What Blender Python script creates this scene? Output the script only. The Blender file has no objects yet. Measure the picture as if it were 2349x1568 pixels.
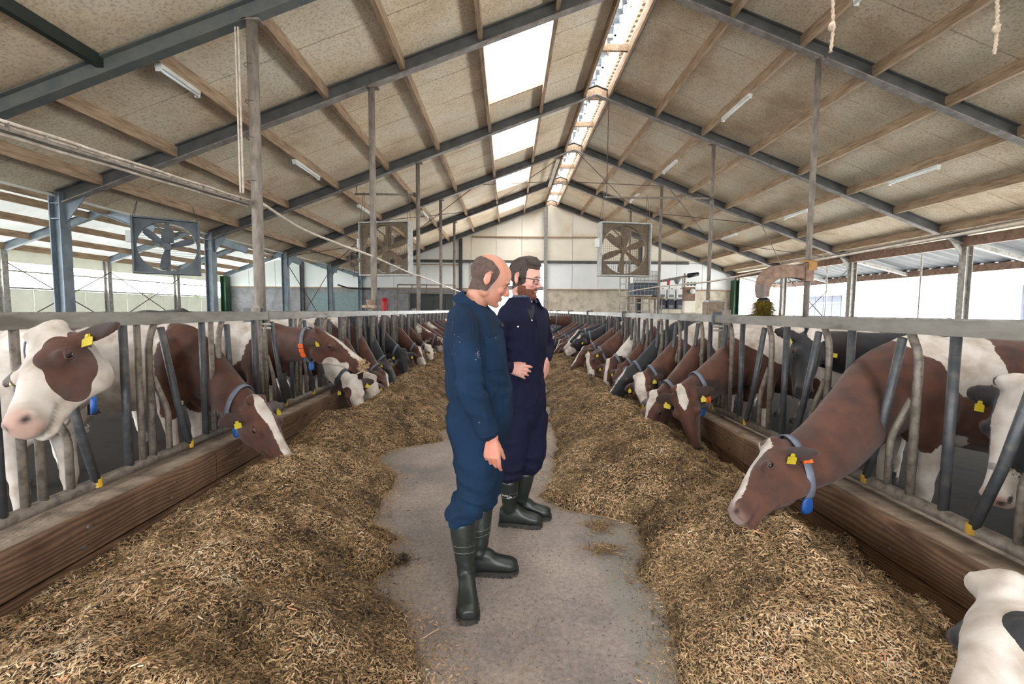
import bpy, bmesh, math, random
import numpy as np
from mathutils import Vector, Matrix
from mathutils.bvhtree import BVHTree
S = bpy.context.scene
COL = S.collection
PI = math.pi

# ---------------------------------------------------------------- camera, sky, exposure
YAW, PITCH, ROLL, FPX = math.radians(0.52), math.radians(4.0), math.radians(0.45), 1044.0
_f = Vector((math.sin(YAW)*math.cos(PITCH), math.cos(YAW)*math.cos(PITCH), -math.sin(PITCH)))
_r = Vector((math.cos(YAW), -math.sin(YAW), 0)); _u = _r.cross(_f)
_c, _s = math.cos(ROLL), math.sin(ROLL)
_R, _U = _c*_r+_s*_u, -_s*_r+_c*_u
cd = bpy.data.cameras.new('camera'); cam = bpy.data.objects.new('camera', cd); COL.objects.link(cam)
cd.sensor_fit = 'HORIZONTAL'; cd.sensor_width = 36; cd.lens = 36*FPX/2349; cd.clip_end = 300; cd.clip_start = .05
cam.matrix_world = Matrix.Translation((0, 0, 1.5)) @ Matrix((_R, _U, -_f)).transposed().to_4x4()
S.camera = cam
EYE = Vector((0, 0, 1.5))
def ray(px, py): return _f+_R*((px-1174.5)/FPX)-_U*((py-784)/FPX)
def atY(px, py, Y): d = ray(px, py); return EYE+d*(Y/d.y)
def atX(px, py, X): d = ray(px, py); return EYE+d*(X/d.x)
def atZ(px, py, Z): d = ray(px, py); return EYE+d*((Z-1.5)/d.z)

w = bpy.data.worlds.new('overcast_sky'); S.world = w; w.use_nodes = True
nt = w.node_tree; nt.nodes.clear()
bg = nt.nodes.new('ShaderNodeBackground'); wo = nt.nodes.new('ShaderNodeOutputWorld')
tc = nt.nodes.new('ShaderNodeTexCoord'); sx = nt.nodes.new('ShaderNodeSeparateXYZ'); cr = nt.nodes.new('ShaderNodeValToRGB')
nt.links.new(tc.outputs['Generated'], sx.inputs[0]); nt.links.new(sx.outputs['Z'], cr.inputs[0])
cr.color_ramp.elements[0].color = (.93, .965, 1.0, 1); cr.color_ramp.elements[1].color = (1, 1, 1, 1)
cr.color_ramp.elements[0].position = 0; cr.color_ramp.elements[1].position = .7
nt.links.new(cr.outputs[0], bg.inputs[0]); bg.inputs[1].default_value = 3.0
nt.links.new(bg.outputs[0], wo.inputs[0])
S.view_settings.view_transform = 'Standard'; S.view_settings.look = 'None'; S.view_settings.gamma = 1
S.view_settings.use_curve_mapping = False
S.view_settings.exposure = 2.66
try:
    S.cycles.use_denoising = True; S.cycles.max_bounces = 8; S.cycles.diffuse_bounces = 5; S.cycles.glossy_bounces = 3
    S.cycles.transparent_max_bounces = 10; S.cycles.sample_clamp_indirect = 8; S.cycles.use_adaptive_sampling = True
    S.cycles.adaptive_threshold = .02; S.cycles.caustics_reflective = False; S.cycles.caustics_refractive = False
except Exception: pass

# ---------------------------------------------------------------- materials
MATS = {}
def srgb(*c):
    return tuple(((v/255+.055)/1.055)**2.4 if v > 10 else v/255/12.92 for v in c)+(1,)
def nodemat(name):
    m = bpy.data.materials.new(name); m.use_nodes = True; n = m.node_tree
    b = n.nodes['Principled BSDF']; MATS[name] = m
    return m, n, b
def N(n, t, **kw):
    x = n.nodes.new(t)
    for k, v in kw.items():
        if k in x.inputs: x.inputs[k].default_value = v
        else: setattr(x, k, v)
    return x
def mat(name, c1, c2=None, c3=None, rough=.6, metal=0, scale=8, detail=5, stretch=(1, 1, 1), bump=.0, bscale=None, spec=.4, lo=.35, hi=.65, coat=0):
    """procedural stain: colour ramp over noise, with fine relief"""
    m, n, b = nodemat(name)
    b.inputs['Roughness'].default_value = rough; b.inputs['Metallic'].default_value = metal
    b.inputs['Specular IOR Level'].default_value = spec
    if coat: b.inputs['Coat Weight'].default_value = coat
    t = N(n, 'ShaderNodeTexCoord'); mp = N(n, 'ShaderNodeMapping'); mp.inputs['Scale'].default_value = stretch
    oi = N(n, 'ShaderNodeObjectInfo'); ad = N(n, 'ShaderNodeVectorMath', operation='ADD'); ml = N(n, 'ShaderNodeMath', operation='MULTIPLY')
    ml.inputs[1].default_value = 37.0; n.links.new(oi.outputs['Random'], ml.inputs[0])
    n.links.new(t.outputs['Object'], ad.inputs[0]); n.links.new(ml.outputs[0], ad.inputs[1])
    n.links.new(ad.outputs[0], mp.inputs[0])
    no = N(n, 'ShaderNodeTexNoise', Scale=scale, Detail=detail, Roughness=.6); n.links.new(mp.outputs[0], no.inputs['Vector'])
    r = N(n, 'ShaderNodeValToRGB'); e = r.color_ramp.elements
    c2 = c2 or tuple(v*.8 for v in c1[:3])+(1,)
    e[0].position = lo; e[1].position = hi; e[0].color = c1; e[1].color = c2
    if c3:
        x = e.new((lo+hi)/2+.02); x.color = c3
    n.links.new(no.outputs[0], r.inputs[0]); n.links.new(r.outputs[0], b.inputs['Base Color'])
    if bump:
        n2 = N(n, 'ShaderNodeTexNoise', Scale=bscale or scale*4, Detail=4); n.links.new(mp.outputs[0], n2.inputs['Vector'])
        bp = N(n, 'ShaderNodeBump', Strength=min(1, bump), Distance=.01*max(1, bump)); n.links.new(n2.outputs[0], bp.inputs['Height'])
        n.links.new(bp.outputs[0], b.inputs['Normal'])
    return m
mat('steel_grey', srgb(92, 92, 92), srgb(74, 74, 74), rough=.75, metal=.0, scale=3, bump=.2)
mat('steel_flange', srgb(150, 144, 142), srgb(116, 108, 104), rough=.7, scale=5)
mat('steel_blue', srgb(122, 134, 144), srgb(94, 104, 112), rough=.5, scale=3)
mat('steel_green', srgb(84, 92, 94), srgb(104, 105, 101), rough=.55, scale=4)
mat('dark_green_paint', srgb(42, 52, 46), srgb(34, 40, 38), rough=.5)
mat('green_paint', srgb(45, 84, 58), srgb(38, 70, 50), rough=.5)
mat('purlin_wood', srgb(174, 150, 126), srgb(128, 106, 86), srgb(154, 130, 106), rough=.8, scale=2.5, stretch=(8, 1, 8), bump=.3)
mat('dusty_pipe', srgb(140, 130, 120), srgb(104, 96, 90), rough=.75, scale=14, stretch=(1, 1, .3), bump=.3)
mat('galvanised', srgb(172, 170, 165), srgb(132, 130, 124), srgb(156, 152, 146), rough=.5, metal=.3, scale=9, bump=.25)
mat('rail_steel', srgb(142, 139, 133), srgb(104, 98, 90), srgb(128, 124, 117), rough=.5, metal=.25, scale=7, stretch=(1, .4, 1.4), bump=.2)
mat('bar_dark', srgb(58, 60, 64), srgb(84, 82, 80), srgb(66, 68, 72), rough=.45, metal=.1, scale=18)
mat('bar_light', srgb(128, 118, 108), srgb(88, 80, 74), srgb(112, 104, 95), rough=.55, metal=.2, scale=22, bump=.3)
mat('plastic_white', srgb(228, 230, 228), srgb(205, 206, 202), rough=.4, scale=4)
mat('tube_glass', srgb(240, 244, 246), srgb(226, 232, 236), rough=.25, scale=3)
mat('plastic_grey', srgb(128, 130, 134), srgb(100, 102, 106), rough=.5)
mat('plastic_black', srgb(32, 33, 36), srgb(22, 23, 25), rough=.45)
mat('rubber_black', srgb(30, 30, 30), rough=.8)
mat('red_paint', srgb(196, 34, 48), srgb(170, 24, 38), rough=.35)
mat('cable_white', srgb(206, 196, 184), srgb(170, 156, 142), rough=.6, scale=12)
mat('rope_fibre', srgb(206, 190, 172), srgb(166, 146, 126), rough=.9, scale=40)
mat('wire_rust', srgb(96, 84, 76), srgb(70, 62, 58), rough=.8)
mat('grimy_brown', srgb(150, 122, 104), srgb(112, 88, 76), rough=.7, scale=8)
mat('cow_floor_mud', srgb(34, 29, 26), srgb(22, 19, 18), srgb(42, 36, 31), rough=.8, scale=2.5, bump=.5, bscale=6, spec=.12)
mat('outside_ground', srgb(226, 226, 222), srgb(214, 214, 210), rough=.8, scale=1)
mat('white_render', srgb(238, 238, 234), srgb(226, 228, 226), rough=.7, scale=1)
mat('grey_teal', srgb(120, 138, 138), srgb(104, 124, 126), rough=.5)
mat('grey_door', srgb(58, 62, 74), srgb(48, 52, 64), rough=.6)
mat('canopy_sheet', srgb(44, 48, 54), srgb(34, 37, 42), rough=.6)
mat('hedge_green', srgb(120, 190, 90), srgb(80, 140, 60), rough=.8, scale=6)
mat('cream_board', srgb(222, 221, 210), srgb(204, 203, 194), rough=.6, scale=1.5)
mat('fan_steel', srgb(118, 104, 88), srgb(88, 76, 64), rough=.6, scale=10)
mat('fan_guard', srgb(132, 112, 90), srgb(104, 88, 72), rough=.7)
mat('fan_rim', srgb(176, 178, 176), srgb(140, 140, 136), rough=.45, scale=12)
mat('fan_blue_steel', srgb(96, 102, 108), srgb(78, 84, 90), rough=.5)
mat('panel_wall_cream', srgb(236, 230, 216), srgb(206, 190, 166), srgb(228, 220, 204), rough=.55, scale=.5, lo=.3, hi=.75)
mat('panel_wall_white', srgb(236, 238, 238), srgb(224, 228, 230), rough=.5, scale=.5)
mat('wall_concrete', srgb(206, 196, 178), srgb(168, 156, 138), srgb(190, 180, 162), rough=.85, scale=3, bump=.4)
mat('wall_concrete_grey', srgb(150, 150, 152), srgb(124, 122, 124), rough=.85, scale=3, bump=.4)

def roof_mat():
    m, n, b = nodemat('roof_board')
    b.inputs['Roughness'].default_value = .9
    t = N(n, 'ShaderNodeTexCoord')
    a = N(n, 'ShaderNodeTexNoise', Scale=.55, Detail=5, Roughness=.65); n.links.new(t.outputs['Object'], a.inputs['Vector'])
    f = N(n, 'ShaderNodeTexNoise', Scale=22, Detail=4, Roughness=.7); n.links.new(t.outputs['Object'], f.inputs['Vector'])
    r = N(n, 'ShaderNodeValToRGB'); e = r.color_ramp.elements
    e[0].position = .32; e[0].color = srgb(230, 222, 204); e[1].position = .76; e[1].color = srgb(182, 154, 124)
    x = e.new(.54); x.color = srgb(222, 204, 178)
    n.links.new(a.outputs[0], r.inputs[0])
    r2 = N(n, 'ShaderNodeValToRGB'); e = r2.color_ramp.elements
    e[0].position = .33; e[0].color = (.62, .58, .54, 1); e[1].position = .52; e[1].color = (1, 1, 1, 1)
    n.links.new(f.outputs[0], r2.inputs[0])
    mx = N(n, 'ShaderNodeMix', data_type='RGBA', blend_type='MULTIPLY'); mx.inputs[0].default_value = 1
    n.links.new(r.outputs[0], mx.inputs[6]); n.links.new(r2.outputs[0], mx.inputs[7]); n.links.new(mx.outputs[2], b.inputs['Base Color'])
    bp = N(n, 'ShaderNodeBump', Strength=.6, Distance=.01); n.links.new(f.outputs[0], bp.inputs['Height']); n.links.new(bp.outputs[0], b.inputs['Normal'])
roof_mat()
mat('roof_board_pale', srgb(226, 226, 222), srgb(204, 202, 194), rough=.8, scale=.6, bump=.3, bscale=20)
def wood_mat():
    m, n, b = nodemat('kerb_timber')
    b.inputs['Roughness'].default_value = .62
    t = N(n, 'ShaderNodeTexCoord'); mp = N(n, 'ShaderNodeMapping'); mp.inputs['Scale'].default_value = (1, .16, 1)
    n.links.new(t.outputs['Object'], mp.inputs[0])
    d = N(n, 'ShaderNodeTexNoise', Scale=2.2, Detail=3); n.links.new(mp.outputs[0], d.inputs['Vector'])
    sc = N(n, 'ShaderNodeVectorMath', operation='MULTIPLY_ADD'); sc.inputs[1].default_value = (.5, .5, .5); n.links.new(d.outputs['Color'], sc.inputs[0]); n.links.new(mp.outputs[0], sc.inputs[2])
    wv = N(n, 'ShaderNodeTexWave', Scale=14, Distortion=3, Detail=3, bands_direction='Z'); n.links.new(sc.outputs[0], wv.inputs['Vector'])
    r = N(n, 'ShaderNodeValToRGB'); e = r.color_ramp.elements
    e[0].color = srgb(98, 74, 56); e[1].color = srgb(136, 108, 84); n.links.new(wv.outputs[0], r.inputs[0])
    st = N(n, 'ShaderNodeTexNoise', Scale=1.6, Detail=6, Roughness=.7); n.links.new(t.outputs['Object'], st.inputs['Vector'])
    r2 = N(n, 'ShaderNodeValToRGB'); e = r2.color_ramp.elements; e[0].position = .35; e[0].color = (.42, .36, .36, 1); e[1].position = .62; e[1].color = (1, 1, 1, 1)
    n.links.new(st.outputs[0], r2.inputs[0])
    mx = N(n, 'ShaderNodeMix', data_type='RGBA', blend_type='MULTIPLY'); mx.inputs[0].default_value = 1
    n.links.new(r.outputs[0], mx.inputs[6]); n.links.new(r2.outputs[0], mx.inputs[7])
    n.links.new(mx.outputs[2], b.inputs['Base Color'])
    bp = N(n, 'ShaderNodeBump', Strength=.3, Distance=.004); n.links.new(wv.outputs[0], bp.inputs['Height']); n.links.new(bp.outputs[0], b.inputs['Normal'])
wood_mat()
mat('kerb_concrete', srgb(150, 134, 118), srgb(104, 90, 78), srgb(132, 116, 100), rough=.85, scale=9, bump=.6, bscale=40)
def floor_mat():
    m, n, b = nodemat('alley_concrete')
    t = N(n, 'ShaderNodeTexCoord'); sp = N(n, 'ShaderNodeSeparateXYZ'); n.links.new(t.outputs['Object'], sp.inputs[0])
    a = N(n, 'ShaderNodeTexNoise', Scale=1.1, Detail=6, Roughness=.6); n.links.new(t.outputs['Object'], a.inputs['Vector'])
    r = N(n, 'ShaderNodeValToRGB'); e = r.color_ramp.elements
    e[0].position = .35; e[0].color = srgb(112, 107, 106); e[1].position = .66; e[1].color = srgb(164, 152, 144)
    x = e.new(.5); x.color = srgb(141, 131, 126); n.links.new(a.outputs[0], r.inputs[0])
    f = N(n, 'ShaderNodeTexNoise', Scale=38, Detail=8, Roughness=.85); n.links.new(t.outputs['Object'], f.inputs['Vector'])
    r2 = N(n, 'ShaderNodeValToRGB'); e = r2.color_ramp.elements; e[0].position = .34; e[0].color = (.5, .46, .42, 1); e[1].position = .68; e[1].color = (1.3, 1.27, 1.24, 1)
    x = e.new(.5); x.color = (.95, .93, .91, 1)
    n.links.new(f.outputs[0], r2.inputs[0])
    mx = N(n, 'ShaderNodeMix', data_type='RGBA', blend_type='MULTIPLY'); mx.inputs[0].default_value = 1
    n.links.new(r.outputs[0], mx.inputs[6]); n.links.new(r2.outputs[0], mx.inputs[7])
    # the smoother trowelled strips along both heaps
    w1 = N(n, 'ShaderNodeMath', operation='MULTIPLY_ADD'); w1.inputs[1].default_value = .12; n.links.new(a.outputs[0], w1.inputs[0]); n.links.new(sp.outputs['X'], w1.inputs[2])
    g1 = N(n, 'ShaderNodeMapRange'); g1.inputs['From Min'].default_value = .58; g1.inputs['From Max'].default_value = .66; n.links.new(w1.outputs[0], g1.inputs['Value'])
    g2 = N(n, 'ShaderNodeMapRange'); g2.inputs['From Min'].default_value = -1.02; g2.inputs['From Max'].default_value = -1.1; n.links.new(w1.outputs[0], g2.inputs['Value'])
    ad = N(n, 'ShaderNodeMath', operation='ADD'); ad.use_clamp = True; n.links.new(g1.outputs[0], ad.inputs[0]); n.links.new(g2.outputs[0], ad.inputs[1])
    sm = N(n, 'ShaderNodeValToRGB'); e = sm.color_ramp.elements; e[0].position = .3; e[0].color = srgb(108, 105, 101); e[1].position = .7; e[1].color = srgb(138, 131, 121); n.links.new(a.outputs[0], sm.inputs[0])
    m2 = N(n, 'ShaderNodeMix', data_type='RGBA'); n.links.new(ad.outputs[0], m2.inputs[0]); n.links.new(mx.outputs[2], m2.inputs[6]); n.links.new(sm.outputs[0], m2.inputs[7])
    n.links.new(m2.outputs[2], b.inputs['Base Color'])
    rr = N(n, 'ShaderNodeMapRange'); rr.inputs['To Min'].default_value = .75; rr.inputs['To Max'].default_value = .5; n.links.new(ad.outputs[0], rr.inputs['Value']); n.links.new(rr.outputs[0], b.inputs['Roughness'])
    bs = N(n, 'ShaderNodeMapRange'); bs.inputs['To Min'].default_value = .5; bs.inputs['To Max'].default_value = .08; n.links.new(ad.outputs[0], bs.inputs['Value'])
    bp = N(n, 'ShaderNodeBump', Distance=.004); n.links.new(bs.outputs[0], bp.inputs['Strength']); n.links.new(f.outputs[0], bp.inputs['Height']); n.links.new(bp.outputs[0], b.inputs['Normal'])
floor_mat()
def windbreak():
    m = MATS['cream_board']; n = m.node_tree; b = n.nodes['Principled BSDF']; tl = N(n, 'ShaderNodeBsdfTranslucent'); tl.inputs[0].default_value = (.72, .73, .68, 1)
    mx = N(n, 'ShaderNodeMixShader'); mx.inputs[0].default_value = .19; n.links.new(b.outputs[0], mx.inputs[1]); n.links.new(tl.outputs[0], mx.inputs[2]); n.links.new(mx.outputs[0], n.nodes['Material Output'].inputs[0])
windbreak()
def pale_roof():
    m = MATS['roof_board_pale']; n = m.node_tree; b = n.nodes['Principled BSDF']; tl = N(n, 'ShaderNodeBsdfTranslucent'); tl.inputs[0].default_value = (.9, .93, .92, 1)
    mx = N(n, 'ShaderNodeMixShader'); mx.inputs[0].default_value = .19; n.links.new(b.outputs[0], mx.inputs[1]); n.links.new(tl.outputs[0], mx.inputs[2]); n.links.new(mx.outputs[0], n.nodes['Material Output'].inputs[0])
pale_roof()
def pane_mat():
    m, n, b = nodemat('skylight_sheet')
    b.inputs['Base Color'].default_value = (.95, .97, 1, 1); b.inputs['Roughness'].default_value = .4
    tr = N(n, 'ShaderNodeBsdfTransparent'); tr.inputs[0].default_value = (.62, .63, .64, 1); tl = N(n, 'ShaderNodeBsdfTranslucent'); mx = N(n, 'ShaderNodeMixShader'); mx.inputs[0].default_value = .3
    n.links.new(tr.outputs[0], mx.inputs[1]); n.links.new(tl.outputs[0], mx.inputs[2])
    n.links.new(mx.outputs[0], n.nodes['Material Output'].inputs[0])
pane_mat()

# ---------------------------------------------------------------- object helpers
def tag(o, label=None, cat=None, group=None, kind=None):
    if label: o['label'] = label
    if cat: o['category'] = cat
    if group: o['group'] = group
    if kind: o['kind'] = kind
    return o
def empty(name, loc=(0, 0, 0), rz=0, label=None, cat=None, group=None, kind=None):
    o = bpy.data.objects.new(name, None); COL.objects.link(o); o.location = loc; o.rotation_euler = (0, 0, rz)
    o.empty_display_size = .2
    return tag(o, label, cat, group, kind)
def link_mesh(name, me, material, parent=None, smooth=False):
    if material is not None and len(me.materials) == 0: me.materials.append(MATS[material] if isinstance(material, str) else material)
    if smooth: me.polygons.foreach_set('use_smooth', [True]*len(me.polygons))
    o = bpy.data.objects.new(name, me); COL.objects.link(o)
    if parent is not None: o.parent = parent
    return o
def frame_of(d, up=Vector((0, 0, 1))):
    d = Vector(d).normalized()
    if abs(d.dot(up)) > .98: up = Vector((0, 1, 0)) if abs(d.y) < .9 else Vector((1, 0, 0))
    s = d.cross(up).normalized(); u = s.cross(d)
    return s, u, d
class MB:
    def __init__(self): self.v = []; self.f = []
    def add(self, vs, fs):
        k = len(self.v); self.v += [tuple(p) for p in vs]; self.f += [tuple(i+k for i in f) for f in fs]; return self
    def box(self, a, b):
        (x0, y0, z0), (x1, y1, z1) = a, b
        vs = [(x, y, z) for z in (z0, z1) for y in (y0, y1) for x in (x0, x1)]
        return self.add(vs, [(0, 2, 3, 1), (4, 5, 7, 6), (0, 1, 5, 4), (2, 6, 7, 3), (0, 4, 6, 2), (1, 3, 7, 5)])
    def beam(self, p, q, w, h, up=(0, 0, 1), off=(0, 0)):
        p, q = Vector(p), Vector(q); s, u, d = frame_of(q-p, Vector(up))
        vs = []
        for c in (p, q):
            for a, b in ((-1, -1), (1, -1), (1, 1), (-1, 1)): vs.append(c+s*(a*w/2+off[0])+u*(b*h/2+off[1]))
        return self.add(vs, [(0, 3, 2, 1), (4, 5, 6, 7), (0, 1, 5, 4), (1, 2, 6, 5), (2, 3, 7, 6), (3, 0, 4, 7)])
    def ibeam(self, p, q, w, h, t=.02, up=(0, 0, 1)):
        self.beam(p, q, w, t, up, (0, h/2-t/2)); self.beam(p, q, w, t, up, (0, -h/2+t/2)); return self.beam(p, q, t, h-2*t, up)
    def tube(self, pts, r, n=10, caps=True, rs=None):
        pts = [Vector(p) for p in pts]; m = len(pts); vs = []; s = None
        for i, p in enumerate(pts):
            d = (pts[min(i+1, m-1)]-pts[max(i-1, 0)])
            if s is None: s, u, dd = frame_of(d)
            else:
                dd = d.normalized(); s = (s-dd*s.dot(dd)).normalized(); u = s.cross(dd)
            rr = rs[i] if rs else r
            for k in range(n):
                a = 2*PI*k/n; vs.append(p+s*(math.cos(a)*rr)+u*(math.sin(a)*rr))
        fs = [(i*n+k, i*n+(k+1) % n, (i+1)*n+(k+1) % n, (i+1)*n+k) for i in range(m-1) for k in range(n)]
        if caps: fs += [tuple(range(n-1, -1, -1)), tuple((m-1)*n+k for k in range(n))]
        return self.add(vs, fs)
    def lathe(self, prof, n=20, c=(0, 0, 0), axis=(0, 0, 1)):
        s, u, d = frame_of(axis); c = Vector(c); vs = []
        for r, z in prof:
            for k in range(n):
                a = 2*PI*k/n; vs.append(c+s*(math.cos(a)*r)+u*(math.sin(a)*r)+d*z)
        m = len(prof)
        fs = [(i*n+k, i*n+(k+1) % n, (i+1)*n+(k+1) % n, (i+1)*n+k) for i in range(m-1) for k in range(n)]
        fs += [tuple(range(n-1, -1, -1)), tuple((m-1)*n+k for k in range(n))]
        return self.add(vs, fs)
    def prism(self, poly, axis_vec, origin=(0, 0, 0), ux=(1, 0, 0), uy=(0, 0, 1)):
        o = Vector(origin); ux = Vector(ux); uy = Vector(uy); ax = Vector(axis_vec); m = len(poly)
        a = [o+ux*x+uy*y for x, y in poly]; b = [p+ax for p in a]
        return self.add(a+b, [tuple(range(m-1, -1, -1)), tuple(range(m, 2*m))]+[(i, (i+1) % m, m+(i+1) % m, m+i) for i in range(m)])
    def mesh(self, name='mesh'):
        me = bpy.data.meshes.new(name); me.from_pydata(self.v, [], self.f); me.update()
        bm = bmesh.new(); bm.from_mesh(me); bmesh.ops.recalc_face_normals(bm, faces=bm.faces); bm.to_mesh(me); bm.free()
        return me
    def build(self, name, material, parent=None, smooth=False, autosmooth=False):
        me = self.mesh(name)
        o = link_mesh(name, me, material, parent, smooth)
        if autosmooth:
            try: me.set_sharp_from_angle(angle=math.radians(40))
            except Exception: pass
        return o
def share(name, me, parent, loc=(0, 0, 0), rot=(0, 0, 0), scale=(1, 1, 1)):
    o = bpy.data.objects.new(name, me); COL.objects.link(o); o.parent = parent; o.location = loc; o.rotation_euler = rot; o.scale = scale
    return o
def struct(name, mb, material, smooth=False): return tag(mb.build(name, material, None, smooth), kind='structure')
# ---------------------------------------------------------------- the barn
RX, RZ, SL = 2.55, 7.84, .377           # ridge x, underside of the rafters at the ridge, slope
def zb(x): return RZ-SL*abs(x-RX)       # underside of the rafters
XL, XR = -8.95, 13.95                   # eave columns
FR = [-7.1, -2.5, 2.1, 6.7, 9.3, 13.9, 18.5, 23.1, 27.8]
YE = 28.0                               # end wall
TOP = .30

# floors
fm = MB(); fm.box((-2.62, -7, -.12), (2.45, YE, 0)); struct('floor', fm, 'alley_concrete')
fm = MB(); fm.box((-17.5, -7, -.12), (-2.62, YE, -.02)); fm.box((2.45, -7, -.12), (14.2, YE, -.02)); struct('floor', fm, 'cow_floor_mud')
fm = MB(); fm.box((14.2, -40, -.3), (90, 90, -.1)); fm.box((-90, -40, -.3), (-17.5, 90, -.1)); fm.box((-17.5, YE+.3, -.3), (14.2, 90, -.1)); fm.box((-17.5, -40, -.3), (14.2, -7, -.1))
tag(fm.build('ground', 'outside_ground'), kind='structure')

# main roof sheets: one object for each sheet, butted with recessed joints
roofL = empty('ceiling', (0, 0, 0), kind='structure')
SKY = [(9.75, 12.55), (14.3, 17.1), (18.9, 21.6), (23.5, 26.3)]
def sheet(x0, x1, y0, y1, material='roof_board', th=.05):
    m = MB(); s = 1 if x0 < RX else -1
    a, b = (x0, zb(x0)+TOP), (x1, zb(x1)+TOP)
    g = .013
    m.add([(a[0], y0+g, a[1]), (b[0], y0+g, b[1]), (b[0], y1-g, b[1]), (a[0], y1-g, a[1]),
           (a[0], y0+g, a[1]+th), (b[0], y0+g, b[1]+th), (b[0], y1-g, b[1]+th), (a[0], y1-g, a[1]+th)],
          [(0, 1, 2, 3), (4, 7, 6, 5), (0, 4, 5, 1), (1, 5, 6, 2), (2, 6, 7, 3), (3, 7, 4, 0)])
    return m.build('roof_sheet', material, roofL)
def rows(side):
    return [(-9.1, -6.6), (-6.6, -3.6), (-3.6, -.58), (-.58, .92), (.92, 2.2)] if side < 0 else [(2.9, 4.35), (4.35, 7.25), (7.25, 10.2), (10.2, 14.1)]
bays = [(-7.1, -2.5, 3), (-2.5, 2.1, 3), (2.1, 6.7, 3), (6.7, 9.3, 2), (9.3, 13.9, 4), (13.9, 18.5, 4), (18.5, 23.1, 4), (23.1, 28.0, 4)]
for (y0, y1, k) in bays:
    for side in (-1, 1):
        for (x0, x1) in rows(side):
            for j in range(k):
                a, b = y0+(y1-y0)*j/k, y0+(y1-y0)*(j+1)/k
                if side < 0 and x0 == -.58:
                    sk = [s for s in SKY if y0 < s[0] < y1]
                    if sk:
                        s0, s1 = sk[0]
                        if j == 0: sheet(x0, x1, y0, s0)
                        if j == k-1: sheet(x0, x1, s1, y1)
                        continue
                sheet(x0, x1, a, b)
# weather skin above the sheets keeps the joints dark
sk = MB()
for x0, x1 in [(-9.3, -.62), (.96, 2.16), (2.94, 14.4)]:
    sk.add([(x0, -7.1, zb(x0)+TOP+.09), (x1, -7.1, zb(x1)+TOP+.09), (x1, YE+.2, zb(x1)+TOP+.09), (x0, YE+.2, zb(x0)+TOP+.09)], [(0, 1, 2, 3)])
prev = -7.1
for s0, s1 in SKY+[(YE+.2, 99)]:
    sk.add([(-.62, prev, zb(-.62)+TOP+.09), (.96, prev, zb(.96)+TOP+.09), (.96, s0, zb(.96)+TOP+.09), (-.62, s0, zb(-.62)+TOP+.09)], [(0, 1, 2, 3)]); prev = s1
o = sk.build('weather_sheet', 'canopy_sheet', roofL)
# skylights with wooden curb and translucent pane
for s0, s1 in SKY:
    e = empty('skylight', (0.17, (s0+s1)/2, zb(.17)+TOP), kind='structure'); e.name = 'window_1'
    m = MB()
    for x in (-.58, .92):
        m.beam((x-.17, s0-(s0+s1)/2, zb(x)-zb(.17)-.02), (x-.17, s1-(s0+s1)/2, zb(x)-zb(.17)-.02), .05, .26)
    for y in (s0, s1):
        m.beam((-.75, y-(s0+s1)/2, zb(-.58)-zb(.17)+.05), (.75, y-(s0+s1)/2, zb(.92)-zb(.17)+.05), .05, .14)
    m.build('curb', 'purlin_wood', e)
    m = MB(); L = (s1-s0)/2
    m.add([(-.76, -L, zb(-.59)-zb(.17)+.14), (.76, -L, zb(.93)-zb(.17)+.14), (.76, L, zb(.93)-zb(.17)+.14), (-.76, L, zb(-.59)-zb(.17)+.14)], [(0, 1, 2, 3)])
    m.build('pane', 'skylight_sheet', e)

# purlins: timber lengths between the frames
PX = [.92, -.58, -2.1, -3.6, -5.1, -6.6, -8.1, 4.35, 5.75, 7.2, 8.7, 10.2, 11.65, 13.1]
pw = {}
def purlin(x, y0, y1, material='purlin_wood', w=.085, h=.22):
    L = y1-y0-.02; key = (round(L, 2), material, w, h)
    if key not in pw:
        m = MB(); m.box((-w/2, -L/2, 0), (w/2, L/2, h)); me = m.mesh('purlin'); me.materials.append(MATS[material]); pw[key] = me
    return share('purlin', pw[key], roofL, (x, (y0+y1)/2, zb(x)+TOP-h-.005))
for (y0, y1, k) in bays[3:]:
    for x in PX: purlin(x, y0, y1)
    for x in (2.2, 2.92): purlin(x, y0, y1, h=.24, w=.06)
for (y0, y1, k) in bays[:3]:
    for x in (-5.75, -2.0, .9, 5, 8.5, 11.5): purlin(x, y0, y1, 'dark_green_paint', .1, .16)

# steel frames: each rafter, each column
frames = empty('trim_1', (0, 0, 0), kind='structure')
for i, y in enumerate(FR):
    near = y < 7
    mt = 'steel_green' if near else 'steel_grey'
    for (xa, xb) in ((XL, RX), (XR, RX)):
        m = MB(); h = .28 if not near else .26
        m.beam((xa, y, zb(xa)+h/2), (xb, y, zb(xb)+h/2), .016, h-.04); m.beam((xa, y, zb(xa)+h-.01), (xb, y, zb(xb)+h-.01), .16, .018)
        rf = m.build('rafter', mt, frames)
        m = MB(); m.beam((xa, y, zb(xa)+.01), (xb, y, zb(xb)+.01), .16, .02); m.build('flange', 'steel_green' if near else 'steel_flange', rf)
    m = MB(); m.prism([(-.3, 0), (0, .12), (.3, 0), (.3, .2), (0, .32), (-.3, .2)], (0, .14, 0), (RX, y-.07, RZ-.1)); m.build('ridge_plate', 'purlin_wood' if not near else mt, frames)
    for x, mt2 in ((XL, 'steel_blue'), (XR, 'galvanised')):
        s = 1 if x < RX else -1
        m = MB(); m.ibeam((x, y, 0), (x, y, zb(x)+.25), .22, .22, .02, up=(1, 0, 0))
        m.prism([(0, 0), (s*.45, SL*.45), (0, -.4)], (0, .015, 0), (x+s*.1, y, zb(x)+.03))
        for zz in (zb(x)+.02, zb(x)-.28): m.box((x-.12, y-.1, zz), (x+.12, y+.1, zz+.02))
        m.build('column', mt2, frames)
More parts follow.
